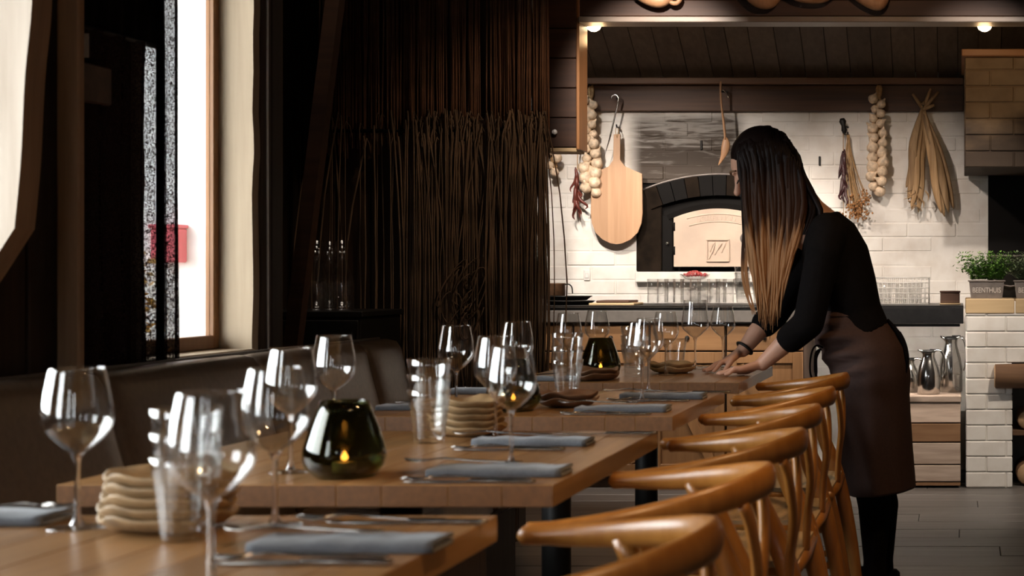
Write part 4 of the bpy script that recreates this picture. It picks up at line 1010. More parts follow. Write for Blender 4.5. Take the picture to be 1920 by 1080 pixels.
# napkins and cutlery
def napkin_mesh(seed):
    prof = [(-0.038,0.0008),(-0.036,0.0),(0.038,0.0),(0.040,0.003),(0.0385,0.006),(-0.033,0.0062),(-0.034,0.0085),(0.0375,0.0085),(0.039,0.011),(0.037,0.0135),(-0.036,0.0135),(-0.0395,0.010),(-0.040,0.005)]
    rings = []
    for k in range(19):
        u = k/18; x = lerp(-0.112,0.112,u); rings.append([(x, yy*(1+0.05*mnoise.noise((u*4,seed,0)))+0.003*mnoise.noise((u*3,seed,2)), max(0.0, zz*(1+0.35*mnoise.noise((u*5,seed,zz*60)))) if zz > 0.001 else zz) for yy,zz in prof])
    return MB().loft(rings).mesh('napkin', M['napkin'])
def strip(st, n=8):
    """flat lofted ribbon along x: stations (x, halfwidth, z, thickness)"""
    rings = []
    for x, w, z, th in st:
        rings.append([(x, w*math.cos(2*PI*j/n), z + th*math.sin(2*PI*j/n)) for j in range(n)])
    return rings
def spoon_mesh():
    mb = MB().loft(strip([(0.10,0.003,0.003,0.001),(0.095,0.0075,0.0028,0.0014),(0.06,0.0058,0.0028,0.0014),(0.0,0.0030,0.0045,0.0016),(-0.035,0.0028,0.0075,0.0018),(-0.048,0.006,0.0068,0.0015),(-0.062,0.0155,0.0045,0.0013),(-0.078,0.0195,0.0030,0.0012),(-0.094,0.0165,0.0035,0.0012),(-0.104,0.008,0.0055,0.0011),(-0.107,0.001,0.0065,0.0008)]))
    return mb.mesh('spoon', M['cutlery'])
def knife_mesh():
    mb = MB().loft(strip([(0.11,0.004,0.004,0.002),(0.105,0.0078,0.004,0.0032),(0.04,0.0062,0.004,0.0034),(0.005,0.0052,0.004,0.0034),(-0.002,0.0075,0.003,0.0012),(-0.03,0.0095,0.0026,0.0009),(-0.08,0.0095,0.0024,0.0008),(-0.10,0.006,0.0022,0.0007),(-0.108,0.001,0.002,0.0006)]))
    return mb.mesh('knife', M['cutlery'])
def fork_mesh():
    mb = MB().loft(strip([(0.10,0.003,0.003,0.001),(0.095,0.0078,0.0028,0.0014),(0.05,0.0058,0.0028,0.0014),(0.0,0.0030,0.005,0.0016),(-0.035,0.0034,0.0085,0.0016),(-0.046,0.009,0.0075,0.0012),(-0.056,0.0118,0.006,0.0011),(-0.062,0.0118,0.005,0.0010)]))
    for k in range(4):
        yy = -0.0095 + 0.00633*k; mb.tube([(-0.060,yy,0.0052),(-0.080,yy,0.0028),(-0.100,yy*0.97,0.004),(-0.106,yy*0.95,0.0055)], [0.0016,0.0015,0.0013,0.0007], 6)
    return mb.mesh('fork', M['cutlery'])
spn, knf, frk = spoon_mesh(), knife_mesh(), fork_mesh()
def cut(kind, me, x, y, z, rz, where):
    tag(place(kind, me, None, (x,y,z), (0,0,rz)), 'steel %s %s' % (kind, where), kind, 'cutlery on the tables')
NH = 0.0145
nap = [ # x, y, rz, phrase, fork/knife/spoon offsets
 (-0.745,1.862,0.0,'at the near setting of the nearest table'),
 (-0.772,2.552,0.0,'at the near setting of the second table'),
 (-0.842,3.003,0.0,'at the far setting of the second table'),
 (-0.828,3.742,0.0,'at the near setting of the third table'),
 (-0.805,4.13,0.0,'at the far setting of the third table')]
for k,(x,y,rz,wh) in enumerate(nap):
    tag(place('napkin', napkin_mesh(k*3.1), None, (x,y,ZT), (0,0,rz)), 'folded grey-blue napkin '+wh, 'napkin', 'folded napkins')
    cut('spoon', spn, x-0.065, y+0.020, ZT+NH+0.0028, -0.10, 'on the napkin '+wh)
    cut('fork', frk, x-0.03, y-0.072, ZT, 0.04, 'in front of the napkin '+wh)
    cut('knife', knf, x-0.02, y-0.105, ZT, -0.03, 'in front of the fork '+wh)
cut('fork', frk, -0.80, 2.075, ZT, -0.06, 'at the far right corner of the nearest table')
cut('knife', knf, -0.745, 2.045, ZT, -0.02, 'at the far right corner of the nearest table')
cut('knife', knf, -0.745, 3.19, ZT, 0.0, 'near the far right corner of the second table')
cut('knife', knf, -0.76, 4.31, ZT, 0.0, 'near the far right corner of the third table')
left = [(-1.335,2.06,0.0,'at the left end of the nearest table'),(-1.335,3.80,0.0,'near the left front corner of the third table'),(-1.325,4.30,0.0,'near the left rear corner of the third table'),(-1.325,4.83,0.0,'at the left end of the farthest table') ]
for k,(x,y,rz,wh) in enumerate(left):
    tag(place('napkin', napkin_mesh(20+k*2.3), None, (x,y,ZT), (0,0,rz)), 'folded grey-blue napkin '+wh, 'napkin', 'folded napkins')
    cut('fork', frk, x+0.03, y-0.005, ZT+NH+0.0028, PI+0.25, 'on the napkin '+wh)

# ================================================================== COUNTER THINGS
CZ = 0.9303
hb = [(0,0.001),(0.024,0.0),(0.0275,0.003),(0.0305,0.135),(0.029,0.135),(0.0265,0.012),(0,0.009)]
hme = MB().lathe(hb, 28).mesh('highball', M['glass'])
pos = [(1224,8.05),(1243,8.16),(1256,8.02),(1272,8.18),(1286,8.04),(1304,8.16),(1318,8.03),(1340,8.05),(1352,8.17),(1366,8.04)]
ordn = ['first','second','third','fourth','fifth','sixth','seventh','eighth','ninth','tenth']
for k,(px,y) in enumerate(pos):
    tag(place('highball_glass', hme, None, ((px-VX)/F*y, y, CZ)), '%s clear highball glass from the left in the crowded row on the worktop' % ordn[k], 'glass', 'highball glasses on the worktop')
y = 8.02; tumblers((1392-VX)/F*y, y, 4, 'on the worktop left of the hanging hair', off=0.031, z=CZ, grp='tumblers on the worktop')
y = 8.06; tumblers((1424-VX)/F*y, y, 2, 'on the worktop behind the hanging hair', off=0.031, z=CZ, grp='tumblers on the worktop')
y = 7.95; tumblers((1492-VX)/F*y, y, 1, 'on the worktop seen between the woman\'s arms', z=CZ, grp='tumblers on the worktop')
# pan trays and mug
tr = [(1068,7.98,0.13,0.012,'bottom black pan of the stack at the left end of the worktop'),(1062,7.98,0.125,0.012,'upper black pan of the stack at the left end of the worktop')]
pme = MB().lathe([(0,0),(0.105,0),(0.128,0.018),(0.134,0.019),(0.132,0.022),(0.124,0.020),(0.103,0.004),(0,0.004)], 32).mesh('iron_pan', M['black'])
for k,(px,y,_,_,lb) in enumerate(tr): tag(place('iron_pan', pme, None, ((px-VX)/F*y,y,CZ+0.0245*k), (0,0,0)), lb, 'pan', 'black pans on the worktop')
mg = thing('enamel_mug', 'brown enamel mug with a thin handle on the black pans', 'mug', ((1040-VX)/F*7.98,7.98,CZ+0.0470))
obj('cup', MB().lathe([(0,0),(0.052,0),(0.055,0.004),(0.056,0.062),(0.058,0.066),(0.054,0.066),(0.052,0.006),(0,0.005)], 28), M['plate_dark'], mg, loc=(0,0,0))
obj('handle', MB().tube(spline([(0.054,0,0.058),(0.074,0,0.060),(0.090,0,0.045),(0.094,0,0.012)],12), 0.0035, 8), M['black'], mg, loc=(0,0,0))
# wire basket with glasses, wooden box
wb = thing('wire_basket', 'white wire basket on the worktop right of the woman', 'basket', ((1695-VX)/F*8.12,8.12,CZ))
bx0, bx1 = (1632-VX)/F*8.0, (1741-VX)/F*8.0
for nm, (ax, ay, bx_, by) in {'front_grid':(bx0,8.0,bx1,8.0),'rear_grid':(bx0,8.24,bx1,8.24),'side_grid':(bx1,8.0,bx1,8.24)}.items():
    mb = MB()
    for k in range(6): z = CZ+0.004+0.138*k/5; mb.tube([(ax,ay,z),(bx_,by,z)], 0.0022 if k < 5 else 0.0035, 6)
    for k in range(15): u = k/14; mb.tube([(lerp(ax,bx_,u),lerp(ay,by,u),CZ+0.002),(lerp(ax,bx_,u),lerp(ay,by,u),CZ+0.142)], 0.0018, 6)
    obj(nm, mb, M['wire'], wb)
mb = MB()
for k in range(12): u = k/11; mb.tube([(lerp(bx0,bx1,u),8.0,CZ+0.003),(lerp(bx0,bx1,u),8.24,CZ+0.003)], 0.0018, 6)
obj('base_grid', mb, M['wire'], wb)
for k,(px,yv) in enumerate(((1660,8.10),(1690,8.14),(1716,8.09))):
    tag(place('tumbler', tme, None, ((px-VX)/F*yv,yv,CZ+0.0055)), 'clear tumbler standing in the wire basket, %s of three' % ('leftmost','middle','rightmost')[k], 'tumbler', 'tumblers in the wire basket')
bxm = thing('wooden_box', 'small dark red-brown wooden box beside the wire basket', 'box', ((1781-VX)/F*8.05,8.05,CZ))
q0, q1 = (1762-VX)/F*8.05, (1801-VX)/F*8.05
obj('body', MB().box((q0+0.004,7.99,CZ+0.008),(q1-0.004,8.12,CZ+0.062),0.003), M['rail'], bxm)
obj('lid', MB().box((q0,7.985,CZ+0.0625),(q1,8.125,CZ+0.072),0.003), M['darkwood_x'], bxm)
obj('base', MB().box((q0,7.985,CZ),(q1,8.125,CZ+0.0075),0.003), M['slab'], bxm)

# herb planters
def planter(px0, px1, label, seed, mat):
    yv = 7.80; x0 = (px0-VX)/F*yv; x1 = (px1-VX)/F*yv; z0 = 0.9655; z1 = z0+0.088
    t = thing('herb_planter', label, 'planter', ((x0+x1)/2,yv+0.045,z0), group='zinc herb planters on the hearth')
    tp = 0.010
    mb = MB().loft([[(x0+tp,yv+tp,z0),(x1-tp,yv+tp,z0),(x1-tp,yv+0.10-tp,z0),(x0+tp,yv+0.10-tp,z0)],[(x0,yv,z1),(x1,yv,z1),(x1,yv+0.10,z1),(x0,yv+0.10,z1)]], smooth=False)
    obj('tin', mb, M['tin'], t)
    mb = MB()
    for (a,b) in (((x0-0.006,yv-0.006,z1-0.002),(x1+0.006,yv+0.004,z1+0.006)),((x0-0.006,yv+0.096,z1-0.002),(x1+0.006,yv+0.106,z1+0.006)),((x0-0.006,yv+0.004,z1-0.002),(x0+0.004,yv+0.096,z1+0.006)),((x1-0.004,yv+0.004,z1-0.002),(x1+0.006,yv+0.096,z1+0.006))): mb.box(a,b,0.002)
    obj('rolled_rim', mb, M['tin'], t)
    obj('soil', MB().box((x0+0.005,yv+0.005,z1-0.001),(x1-0.005,yv+0.095,z1+0.002)), M['soil'], t)
    vs, fs = text_mesh('BEENTHUIS', 0.040, 0.0015); wmax = max(v[0] for v in vs)-min(v[0] for v in vs); k = (x1-x0)*0.80/wmax
    mb = MB().add([((x0+x1)/2+v[0]*k, yv+0.0035 - v[2] + 0.010*(0.062-(0.030+v[1]*1.0))/0.088 - 0.002, z0+0.030+v[1]*0.95) for v in vs], fs); obj('lettering', mb, M['emboss'], t)
    rr = random.Random(seed); mb = MB()
    for s in range(230):
        bx = rr.uniform(x0+0.01,x1-0.01); by = yv+rr.uniform(0.01,0.09); h = rr.uniform(0.05,0.155); ln = (bx-(x0+x1)/2)*0.75 + rr.gauss(0,0.025); ly = (by-yv-0.05)*0.9+rr.gauss(0,0.02)
        prev = None
        for k in range(7):
            u = (k+1)/7; c = Vector((bx+ln*u*u, by+ly*u*u, z1+h*u - 0.10*abs(ln)*u*u))
            for q in range(3):
                a = rr.random()*6.28; d = Vector((math.cos(a),math.sin(a),rr.uniform(0.0,0.9))).normalized()*rr.uniform(0.013,0.024); w = d.cross(Vector((0,0,1))).normalized()*rr.uniform(0.0028,0.0050)
                mb.add([c,c+d*0.5+w,c+d,c+d*0.5-w],[(0,1,2,3)])
    o = obj('herbs', mb, M[mat], t); o['kind'] = 'stuff'
planter(1817,1883,'left zinc planter of green herbs on the hearth block',3,'herb')
planter(1903,1969,'right zinc planter of dusky herbs, cut off by the picture edge',5,'herb2')

# ================================================================== HANGING ON THE WALL
HY = 8.42
def hook(parent, x, z, name='hook'):
    obj(name, MB().tube([(x,8.485,z),(x,HY-0.01,z),(x,HY-0.016,z+0.012)], 0.004, 6), M['black'], parent)
def garlic(px, py0, py1, label, seed, nb, lean=0.0, rsc=1.0):
    rr = random.Random(seed); a = P(px,py0,HY); b = P(px+lean,py1,HY); t = thing('garlic_braid', label, 'garlic braid', (a.x,HY,b.z), group='garlic braids on the rail')
    hook(t, a.x, a.z-0.005)
    mb = MB(); 
    for s in (-1,1): mb.tube([(lerp(a.x,b.x,k/20)+0.010*s*math.sin(k*1.2), HY+0.02+0.008*math.cos(k*1.2), lerp(a.z,b.z+0.02,k/20)) for k in range(21)], [0.010 if k < 5 else 0.012 for k in range(21)], 8)
    obj('braided_stalks', mb, M['straw'], t)
    bm_ = MB().lathe([(0,-0.028),(0.010,-0.027),(0.022,-0.018),(0.0275,-0.004),(0.025,0.010),(0.015,0.021),(0.007,0.030),(0.004,0.042),(0,0.044)], 18, mod=lambda q,z: 1+0.10*math.cos(6*q)*max(0,1-abs(z)/0.03)).mesh('garlic_bulb', M['garlic'])
    for k in range(nb):
        u = (k+1.2)/nb*0.86+0.14; s = 1 if k % 2 else -1; sz = rsc*(0.72+0.52*min(1,u*1.25))*rr.uniform(0.82,1.15)
        x = lerp(a.x,b.x,u)+s*0.024*sz*rr.uniform(0.55,1.25); z = lerp(a.z,b.z,u)+0.028
        place('garlic_bulb', bm_, t, (x-t.location.x, -0.016+rr.uniform(-0.022,0.012), z-t.location.z), (rr.uniform(-0.5,0.9), s*rr.uniform(-0.9,-0.2)*-1, rr.random()*6), (sz,sz,sz))
garlic(1106,158,368,'long garlic braid hanging beside the boxed beam end',1,20,lean=4)
garlic(1648,156,366,'long garlic braid hanging right of the dried chillies',2,20,lean=-4)
garlic(1037,238,330,'short garlic bunch peeking out below the boxed beam end',9,6,rsc=0.8)
def chilli(t, top, L_, r, lean, mat, rr):
    pts = spline([top, top+Vector((lean*0.3,rr.uniform(-0.012,0.004),-L_*0.45)), top+Vector((lean*1.1,rr.uniform(-0.016,0.006),-L_*0.8)), top+Vector((lean*0.9+rr.uniform(-0.014,0.014),rr.uniform(-0.014,0.004),-L_))], 8)
    obj('chilli', MB().tube(pts, [r*q for q in (0.35,0.9,1.0,1.0,0.9,0.75,0.55,0.3,0.05)], 8, flat=(1,0.7)), mat, t)
def chillies(px, py0, py1, label, seed, n, mat, spread_, lean):
    rr = random.Random(seed); a = P(px,py0,HY); b = P(px+lean,py1,HY); t = thing('chilli_bunch', label, 'dried chillies', (a.x,HY,b.z), group='dried chilli bunches')
    hook(t, a.x, a.z-0.004)
    obj('string', MB().tube([(a.x,HY,a.z),(lerp(a.x,b.x,0.4),HY+0.01,lerp(a.z,b.z,0.4)),(b.x,HY+0.01,lerp(a.z,b.z,0.7))], 0.0025, 6), M['straw'], t)
    for k in range(n):
        u = 0.22 + 0.5*(k/n); top = Vector((lerp(a.x,b.x,u)+rr.uniform(-0.008,0.008), HY-0.004+rr.uniform(-0.02,0.012), lerp(a.z,b.z,u)))
        L_ = min(rr.uniform(0.09,0.13), top.z-b.z+0.01); chilli(t, top, L_, rr.uniform(0.0085,0.0125), rr.gauss(0,spread_), mat, rr)
chillies(1083,286,412,'red dried chillies hanging left of the bread peel',4,18,M['chilli'],0.015,-4)
chillies(1581,248,392,'dark dried chillies hanging from a corkscrew-like handle',6,22,M['chilli_dark'],0.016,1)
# dark turned handle above the second chilli bunch
p = P(1579,222,8.41); q = P(1584,250,8.41)
hk = thing('turned_handle', 'dark turned wooden handle hung above the dark chillies', 'handle', (p.x,8.41,q.z))
obj('grip', MB().tube([p, lerp(p,q,0.2), lerp(p,q,0.5), lerp(p,q,0.8), q], [0.012,0.020,0.012,0.017,0.008], 12), M['black'], hk)
obj('peg', MB().tube([lerp(p,q,0.5), lerp(p,q,0.5)+Vector((0.02,0.08,0))], 0.006, 8), M['black'], hk)
# dried flowers
df = thing('dried_flowers', 'bunch of dried rust-coloured flowers hanging beside the dark chillies', 'dried flowers', (P(1600,0,HY).x,HY,P(0,415,HY).z)); rr = random.Random(12)
hook(df, P(1590,252,HY).x, P(1590,252,HY).z)
mb = MB(); mf = MB()
for k in range(26):
    a = P(1590,252,HY)+Vector((rr.uniform(-0.008,0.008),rr.uniform(-0.006,0.01),0)); e = P(1610+rr.gauss(0,11),392+rr.gauss(0,13),HY)+Vector((0,rr.uniform(-0.04,0.03),0))
    mb.tube(spline([a, lerp(a,e,0.5)+Vector((-0.012,0,0)), e], 6), 0.0018, 5)
    for q in range(9): mf.ellipsoid(e+Vector((rr.gauss(0,0.012),rr.gauss(0,0.012),rr.gauss(0,0.014))),(0.005,0.005,0.006),6,4)
o = obj('stems', mb, M['straw'], df); o['kind'] = 'stuff'
o = obj('flower_heads', mf, M['flower'], df); o['kind'] = 'stuff'
# corn husks
ck = thing('corn_husk_bunch', 'bunch of dried corn husks hanging near the brick hood', 'corn husks', (P(1740,0,HY).x,HY,P(0,405,HY).z)); rr = random.Random(21)
kn = P(1731,205,HY); hook(ck, kn.x, kn.z+0.01)
obj('tie', MB().tube([(kn.x+0.016*math.cos(a),HY+0.012*math.sin(a),kn.z+0.003*a) for a in [k*0.6 for k in range(24)]], 0.003, 6), M['straw'], ck)
for (px,py) in ((1711,176),(1745,166),(1760,172),(1733,190),(1752,197)):
    e = P(px,py,HY-0.01); obj('stalk', MB().tube([kn, lerp(kn,e,0.6), e], [0.011,0.010,0.007], 8), M['husk'], ck)
ends = [(1703,375),(1709,392),(1716,380),(1722,398),(1699,352),(1728,372),(1760,385),(1765,400),(1771,406),(1779,399),(1788,392),(1768,374)]
for k,(px,py) in enumerate(ends):
    e = P(px,py,HY+rr.uniform(-0.035,0.02)); mid = lerp(kn, e, 0.42) + Vector(((px-1742)/F*HY*0.10, -0.02, 0.0))
    pts = spline([kn+Vector((rr.uniform(-0.008,0.008),0,0)), mid, lerp(kn,e,0.75)+Vector((rr.uniform(-0.01,0.01),-0.01,0)), e], 12)
    obj('husk', MB().tube(pts, [0.007,0.012,0.017,0.022,0.025,0.026,0.026,0.025,0.023,0.020,0.016,0.010,0.002], 8, flat=(1.0,0.32), up=(rr.uniform(-.5,.5),1,0)), M['husk'], ck)
for k in range(12):
    s = P(rr.uniform(1700,1735),rr.uniform(340,385),HY-0.03); e = s+Vector((rr.gauss(0,0.03),rr.uniform(-0.02,0.02),-rr.uniform(0.01,0.06))); obj('leaf_curl', MB().tube(spline([s,lerp(s,e,0.5)+Vector((0.012,0,0)),e],6), [0.004,0.006,0.007,0.006,0.004,0.003,0.001], 6, flat=(1,0.35)), M['husk'], ck)
# bread peel, steel skewer hook, wooden spoon
pl = thing('bread_peel', 'pale wooden bread peel with a rounded lower end', 'bread peel', (P(1157,0,HY).x,HY,P(0,458,HY).z))
def outline(c, side):
    return [P(px,py,HY) for px,py in c]
ol = [(1151,252),(1163,252),(1163,300),(1172,312),(1204,326),(1205,400),(1203,418),(1196,436),(1183,449),(1168,456),(1157,458),(1145,456),(1130,449),(1117,436),(1110,418),(1108,400),(1110,326),(1142,312),(1150,300)]
parts_ = [(1108,1140),(1140,1174),(1174,1205)]
def clip(poly, x0, x1):
    def cl(pp, f, inside):
        out = []
        for i in range(len(pp)):
            a, b = pp[i], pp[(i+1)%len(pp)]
            if inside(a): out.append(a)
            if inside(a) != inside(b): t = (f-a[0])/(b[0]-a[0]); out.append((f, a[1]+(b[1]-a[1])*t))
        return out
    return cl(cl(poly, x0, lambda p: p[0] >= x0), x1, lambda p: p[0] <= x1)
for (x0,x1) in parts_:
    cp = clip(ol, x0, x1); poly = [(P(a,b,HY).x, P(a,b,HY).z) for a,b in cp]
    obj('board_strip', MB().prism(poly,'y',HY-0.006,HY+0.012), M['board'], pl)
obj('hanging_loop', MB().tube(spline([P(1157,258,HY-0.008),P(1154,246,HY),P(1157,236,HY+0.02),P(1160,246,HY),P(1157,258,HY-0.008)],14), 0.002, 6), M['straw'], pl)
hook(pl, P(1157,238,HY).x, P(1157,238,HY).z)
sk = thing('hooked_skewer', 'thin steel skewer with a hooked top hanging by the bread peel', 'skewer', (P(1140,0,HY-0.03).x,HY-0.03,P(0,298,HY).z))
obj('rod', MB().tube(spline([P(1146,186,HY-0.03),P(1148,180,HY-0.03),P(1155,178,HY-0.03),P(1160,184,HY-0.03),P(1158,198,HY-0.03),P(1152,222,HY-0.03),P(1143,260,HY-0.03),P(1132,296,HY-0.03)],30), [0.005]*26+[0.004,0.003,0.002,0.001,0.0005], 8), M['steel'], sk)
obj('peg', MB().tube([P(1156,184,HY-0.04),P(1156,184,8.456)], 0.004, 6), M['black'], sk)
sp = thing('wooden_spoon', 'long wooden spoon hanging above the woman\'s forehead', 'spoon', (P(1355,0,HY).x,HY,P(0,308,HY).z))
hp_ = spline([P(1351,152,HY-0.05),P(1352,190,HY-0.04),P(1357,230,HY-0.03),P(1360,262,HY-0.03)], 14)
obj('handle', MB().tube(hp_, [0.006]*8+[0.007]*7, 8), M['spoonwood'], sp)
obj('bowl', MB().tube(spline([P(1360,258,HY-0.03),P(1361,272,HY-0.033),P(1357,290,HY-0.035),P(1347,310,HY-0.03)],10), [0.008,0.014,0.020,0.023,0.024,0.023,0.020,0.015,0.010,0.006,0.001], 10, flat=(1.0,0.35), up=(0,1,0)), M['spoonwood'], sp)
obj('peg', MB().tube([P(1353,172,HY-0.05),P(1363,172,8.456)], 0.005, 6), M['black'], sp)
obj('metal_hook', MB().tube(spline([P(1355,168,HY-0.05),P(1363,176,HY-0.05),P(1366,184,HY-0.05)],8), 0.004, 6), M['steel'], sp)

# curved roots lying along the header
def root(pts, rad, label):
    pts = [P(a,b,6.86) for a,b in pts]; t = thing('curved_root', label, 'root', pts[len(pts)//2], group='curved roots on the header')
    sp_ = spline(pts, 18); obj('root_body', MB().tube(sp_, [rad*(0.55+0.45*math.sin(PI*k/18)**0.7) for k in range(19)], 12), M['spoonwood'], t)
    obj('nail', MB().tube([pts[len(pts)//2], (pts[len(pts)//2].x,6.91,pts[len(pts)//2].z)], 0.004, 6), M['black'], t)
root([(1190,-14),(1215,-2),(1240,2),(1262,-12)], 0.030, 'leftmost curved pale root hanging on the header')
root([(1250,-20),(1256,2),(1268,6),(1276,-4),(1272,-20)], 0.011, 'thin hooked root tip hanging beside the leftmost root')
root([(1396,-16),(1420,2),(1444,4),(1462,-14)], 0.030, 'thick curved root above the wooden spoon')
root([(1470,-18),(1500,-6),(1540,-4),(1566,-18)], 0.026, 'long flat root above the woman\'s head')
root([(1592,-20),(1620,-2),(1648,8),(1662,-12)], 0.030, 'rightmost curved root hanging on the header')

# ================================================================== ADDED LIGHT UNDER THE COUNTER
ul = thing('added_counter_strip', 'added slim light strip under the worktop brightening the wall behind the steel jugs', 'lamp', (-0.36,7.80,0.83))  # no known fitting: added to brighten the wall under the counter
obj('housing', MB().box((-0.74,7.775,0.822),(0.0,7.80,0.836),0.002), M['black'], ul)
obj('diffuser', MB().box((-0.73,7.801,0.824),(-0.01,7.812,0.834),0.001), emit('added_strip_glow',(1.0,0.90,0.80),110), ul)

# ================================================================== THE WOMAN
WY = 5.22
def Wp(px, py, dy=0.0): return P(px, py, WY + dy)
def bake(name, mb, mat, voxel, smooth, parent, factor=0.5):
    o = obj(name, mb, mat, parent)
    m1 = o.modifiers.new('r', 'REMESH'); m1.mode = 'VOXEL'; m1.voxel_size = voxel; m1.use_smooth_shade = True
    m2 = o.modifiers.new('s', 'SMOOTH'); m2.iterations = smooth; m2.factor = factor
    bpy.context.view_layer.update(); dg = bpy.context.evaluated_depsgraph_get()
    me = bpy.data.meshes.new_from_object(o.evaluated_get(dg)); o.modifiers.clear(); old = o.data; o.data = me; bpy.data.meshes.remove(old)
    me.polygons.foreach_set('use_smooth', [True]*len(me.polygons))
    if not me.materials: me.materials.append(mat)
    return o
wm = thing('person', 'woman in black top and brown apron bending over the farthest table', 'person', (Wp(1640,0).x, WY, 0))
spine = [(1634,700,0.085,0.150),(1630,662,0.092,0.158),(1618,628,0.086,0.146),(1602,588,0.084,0.126),(1584,535,0.098,0.140),(1566,482,0.106,0.150),(1553,440,0.086,0.160),(1538,414,0.058,0.090)]
def torso(mb, off, k0=0, k1=None):
    pts = spine[k0:k1]; cs = [Wp(a,b) for a,b,_,_ in pts]; rings = []
    for i,(a,b,rx,ry) in enumerate(pts):
        t = (cs[min(i+1,len(cs)-1)]-cs[max(i-1,0)]).normalized(); fx = Vector((t.z,0,-t.x))
        rings.append([cs[i] + fx*((rx+off)*math.cos(q)) + Vector((0,1,0))*((ry+off)*math.sin(q)) for q in [2*PI*j/28 for j in range(28)]])
    mb.loft(rings)
armN = [Wp(1552,440,-0.155), Wp(1545,470,-0.185), Wp(1516,606,-0.20), Wp(1470,645,-0.18), Wp(1430,682,-0.16)]
armF = [Wp(1538,446,0.150), Wp(1525,475,0.165), Wp(1452,588,0.10), Wp(1420,622,0.06), Wp(1393,657,0.03)]
def hand(mb, w, dir_, side, thumb, tipz):
    d = dir_.normalized(); s = side.normalized(); up = Vector((0,0,1))
    kn = [w + d*(0.082-0.006*abs(k-1.2)) + s*(-0.031+0.021*k) for k in range(4)]
    for q in kn: mb.capsule(w + (q-w)*0.12, q, 0.017, 0.0105, 10)
    mb.ellipsoid(w + d*0.042, (0.040,0.030,0.013), 14, 8, M=Matrix((d, s, up)).transposed())
    ln = (0.066,0.076,0.072,0.056)
    for k,q in enumerate(kn):
        fan = (d + s*(k-1.5)*0.10).normalized()
        a = q + fan*ln[k]*0.42 + up*0.008; b = q + fan*ln[k]*0.75 - up*0.004; c = q + fan*ln[k]*0.98; c.z = tipz; b.z = max(b.z, tipz+0.003)
        mb.chain([q, a, b, c], [0.0098,0.0088,0.0080,0.0068], 10)
    t0 = w + d*0.028 + s*thumb*0.022; t1 = w + d*0.055 + s*thumb*0.048 - up*0.006; t2 = w + d*0.085 + s*thumb*0.056; t2.z = tipz+0.001
    mb.chain([t0,t1,t2], [0.015,0.0115,0.0085], 10)
def legs(mb, off):
    for s, dx in ((-1,-6),(1,8)):
        mb.chain([Wp(1628+dx,672,0.085*s), Wp(1626+dx,760,0.085*s), Wp(1630+dx,862,0.085*s), Wp(1646+dx,945,0.083*s), Wp(1646+dx,1048,0.08*s)], [0.074+off,0.064+off,0.052+off,0.052+off,0.033+off], 18)
        an = Wp(1646+dx,1062,0.08*s); an.z = 0.045; mb.chain([Wp(1646+dx,1048,0.08*s), an, Vector((an.x-0.10,an.y,0.030)), Vector((an.x-0.165,an.y,0.022))], [0.033+off,0.036+off,0.027+off,0.018+off], 14)
body = MB(); torso(body, 0.0)
th = math.radians(33); hf = Vector((-math.cos(th),0,-math.sin(th))); hu = Vector((-math.sin(th),0,math.cos(th))); HM = Matrix((hf, Vector((0,1,0)), hu)).transposed()
Hc = Wp(1424,303); k_ = 1.05
def HP(f, y, u): return Hc + (hf*f + hu*u)*k_ + Vector((0,y*k_,0))
body.ellipsoid(Hc, (0.096*k_,0.075*k_,0.090*k_), 24, 16, M=HM)
body.ellipsoid(HP(0.030,0,-0.058), (0.062,0.056,0.066), 20, 12, M=HM)
body.ellipsoid(HP(0.068,0,-0.104), (0.024,0.026,0.020), 14, 8, M=HM)
body.chain([HP(0.094,0,-0.006), HP(0.104,0,-0.028), HP(0.117,0,-0.046)], [0.008,0.0095,0.0125], 12)
for s in (-1,1):
    body.ellipsoid(HP(0.078,0.030*s,-0.014), (0.017,0.018,0.014), 12, 8, M=HM)
    body.ellipsoid(HP(0.060,0.040*s,-0.050), (0.028,0.022,0.026), 12, 8, M=HM)
    body.ellipsoid(HP(0.088,0.028*s,0.008), (0.010,0.024,0.007), 12, 8, M=HM)
    body.ellipsoid(HP(-0.004,0.076*s,-0.030), (0.018,0.008,0.030), 12, 8, M=HM)
body.ellipsoid(HP(0.092,0,-0.072), (0.012,0.020,0.006), 12, 8, M=HM); body.ellipsoid(HP(0.088,0,-0.083), (0.012,0.018,0.007), 12, 8, M=HM)
body.chain([Wp(1546,424), Wp(1520,398), HP(-0.040,0,-0.060)], [0.062,0.054,0.052], 18)
body.ellipsoid(Wp(1511,440,-0.035), (0.046,0.060,0.056), 16, 10)
for arm in (armN, armF): body.chain(arm, [0.050,0.046,0.038,0.034,0.024], 16)
tz = TZ + 0.0085
hand(body, armN[-1], Vector((-1,-0.10,-0.28)), Vector((0.12,-1,0.15)), -1, tz)
hand(body, armF[-1], Vector((-1,-0.35,-0.62)), Vector((0.35,-1,0.1)), 1, tz)
legs(body, 0.0)
bake('body', body, M['skin'], 0.0042, 4, wm)
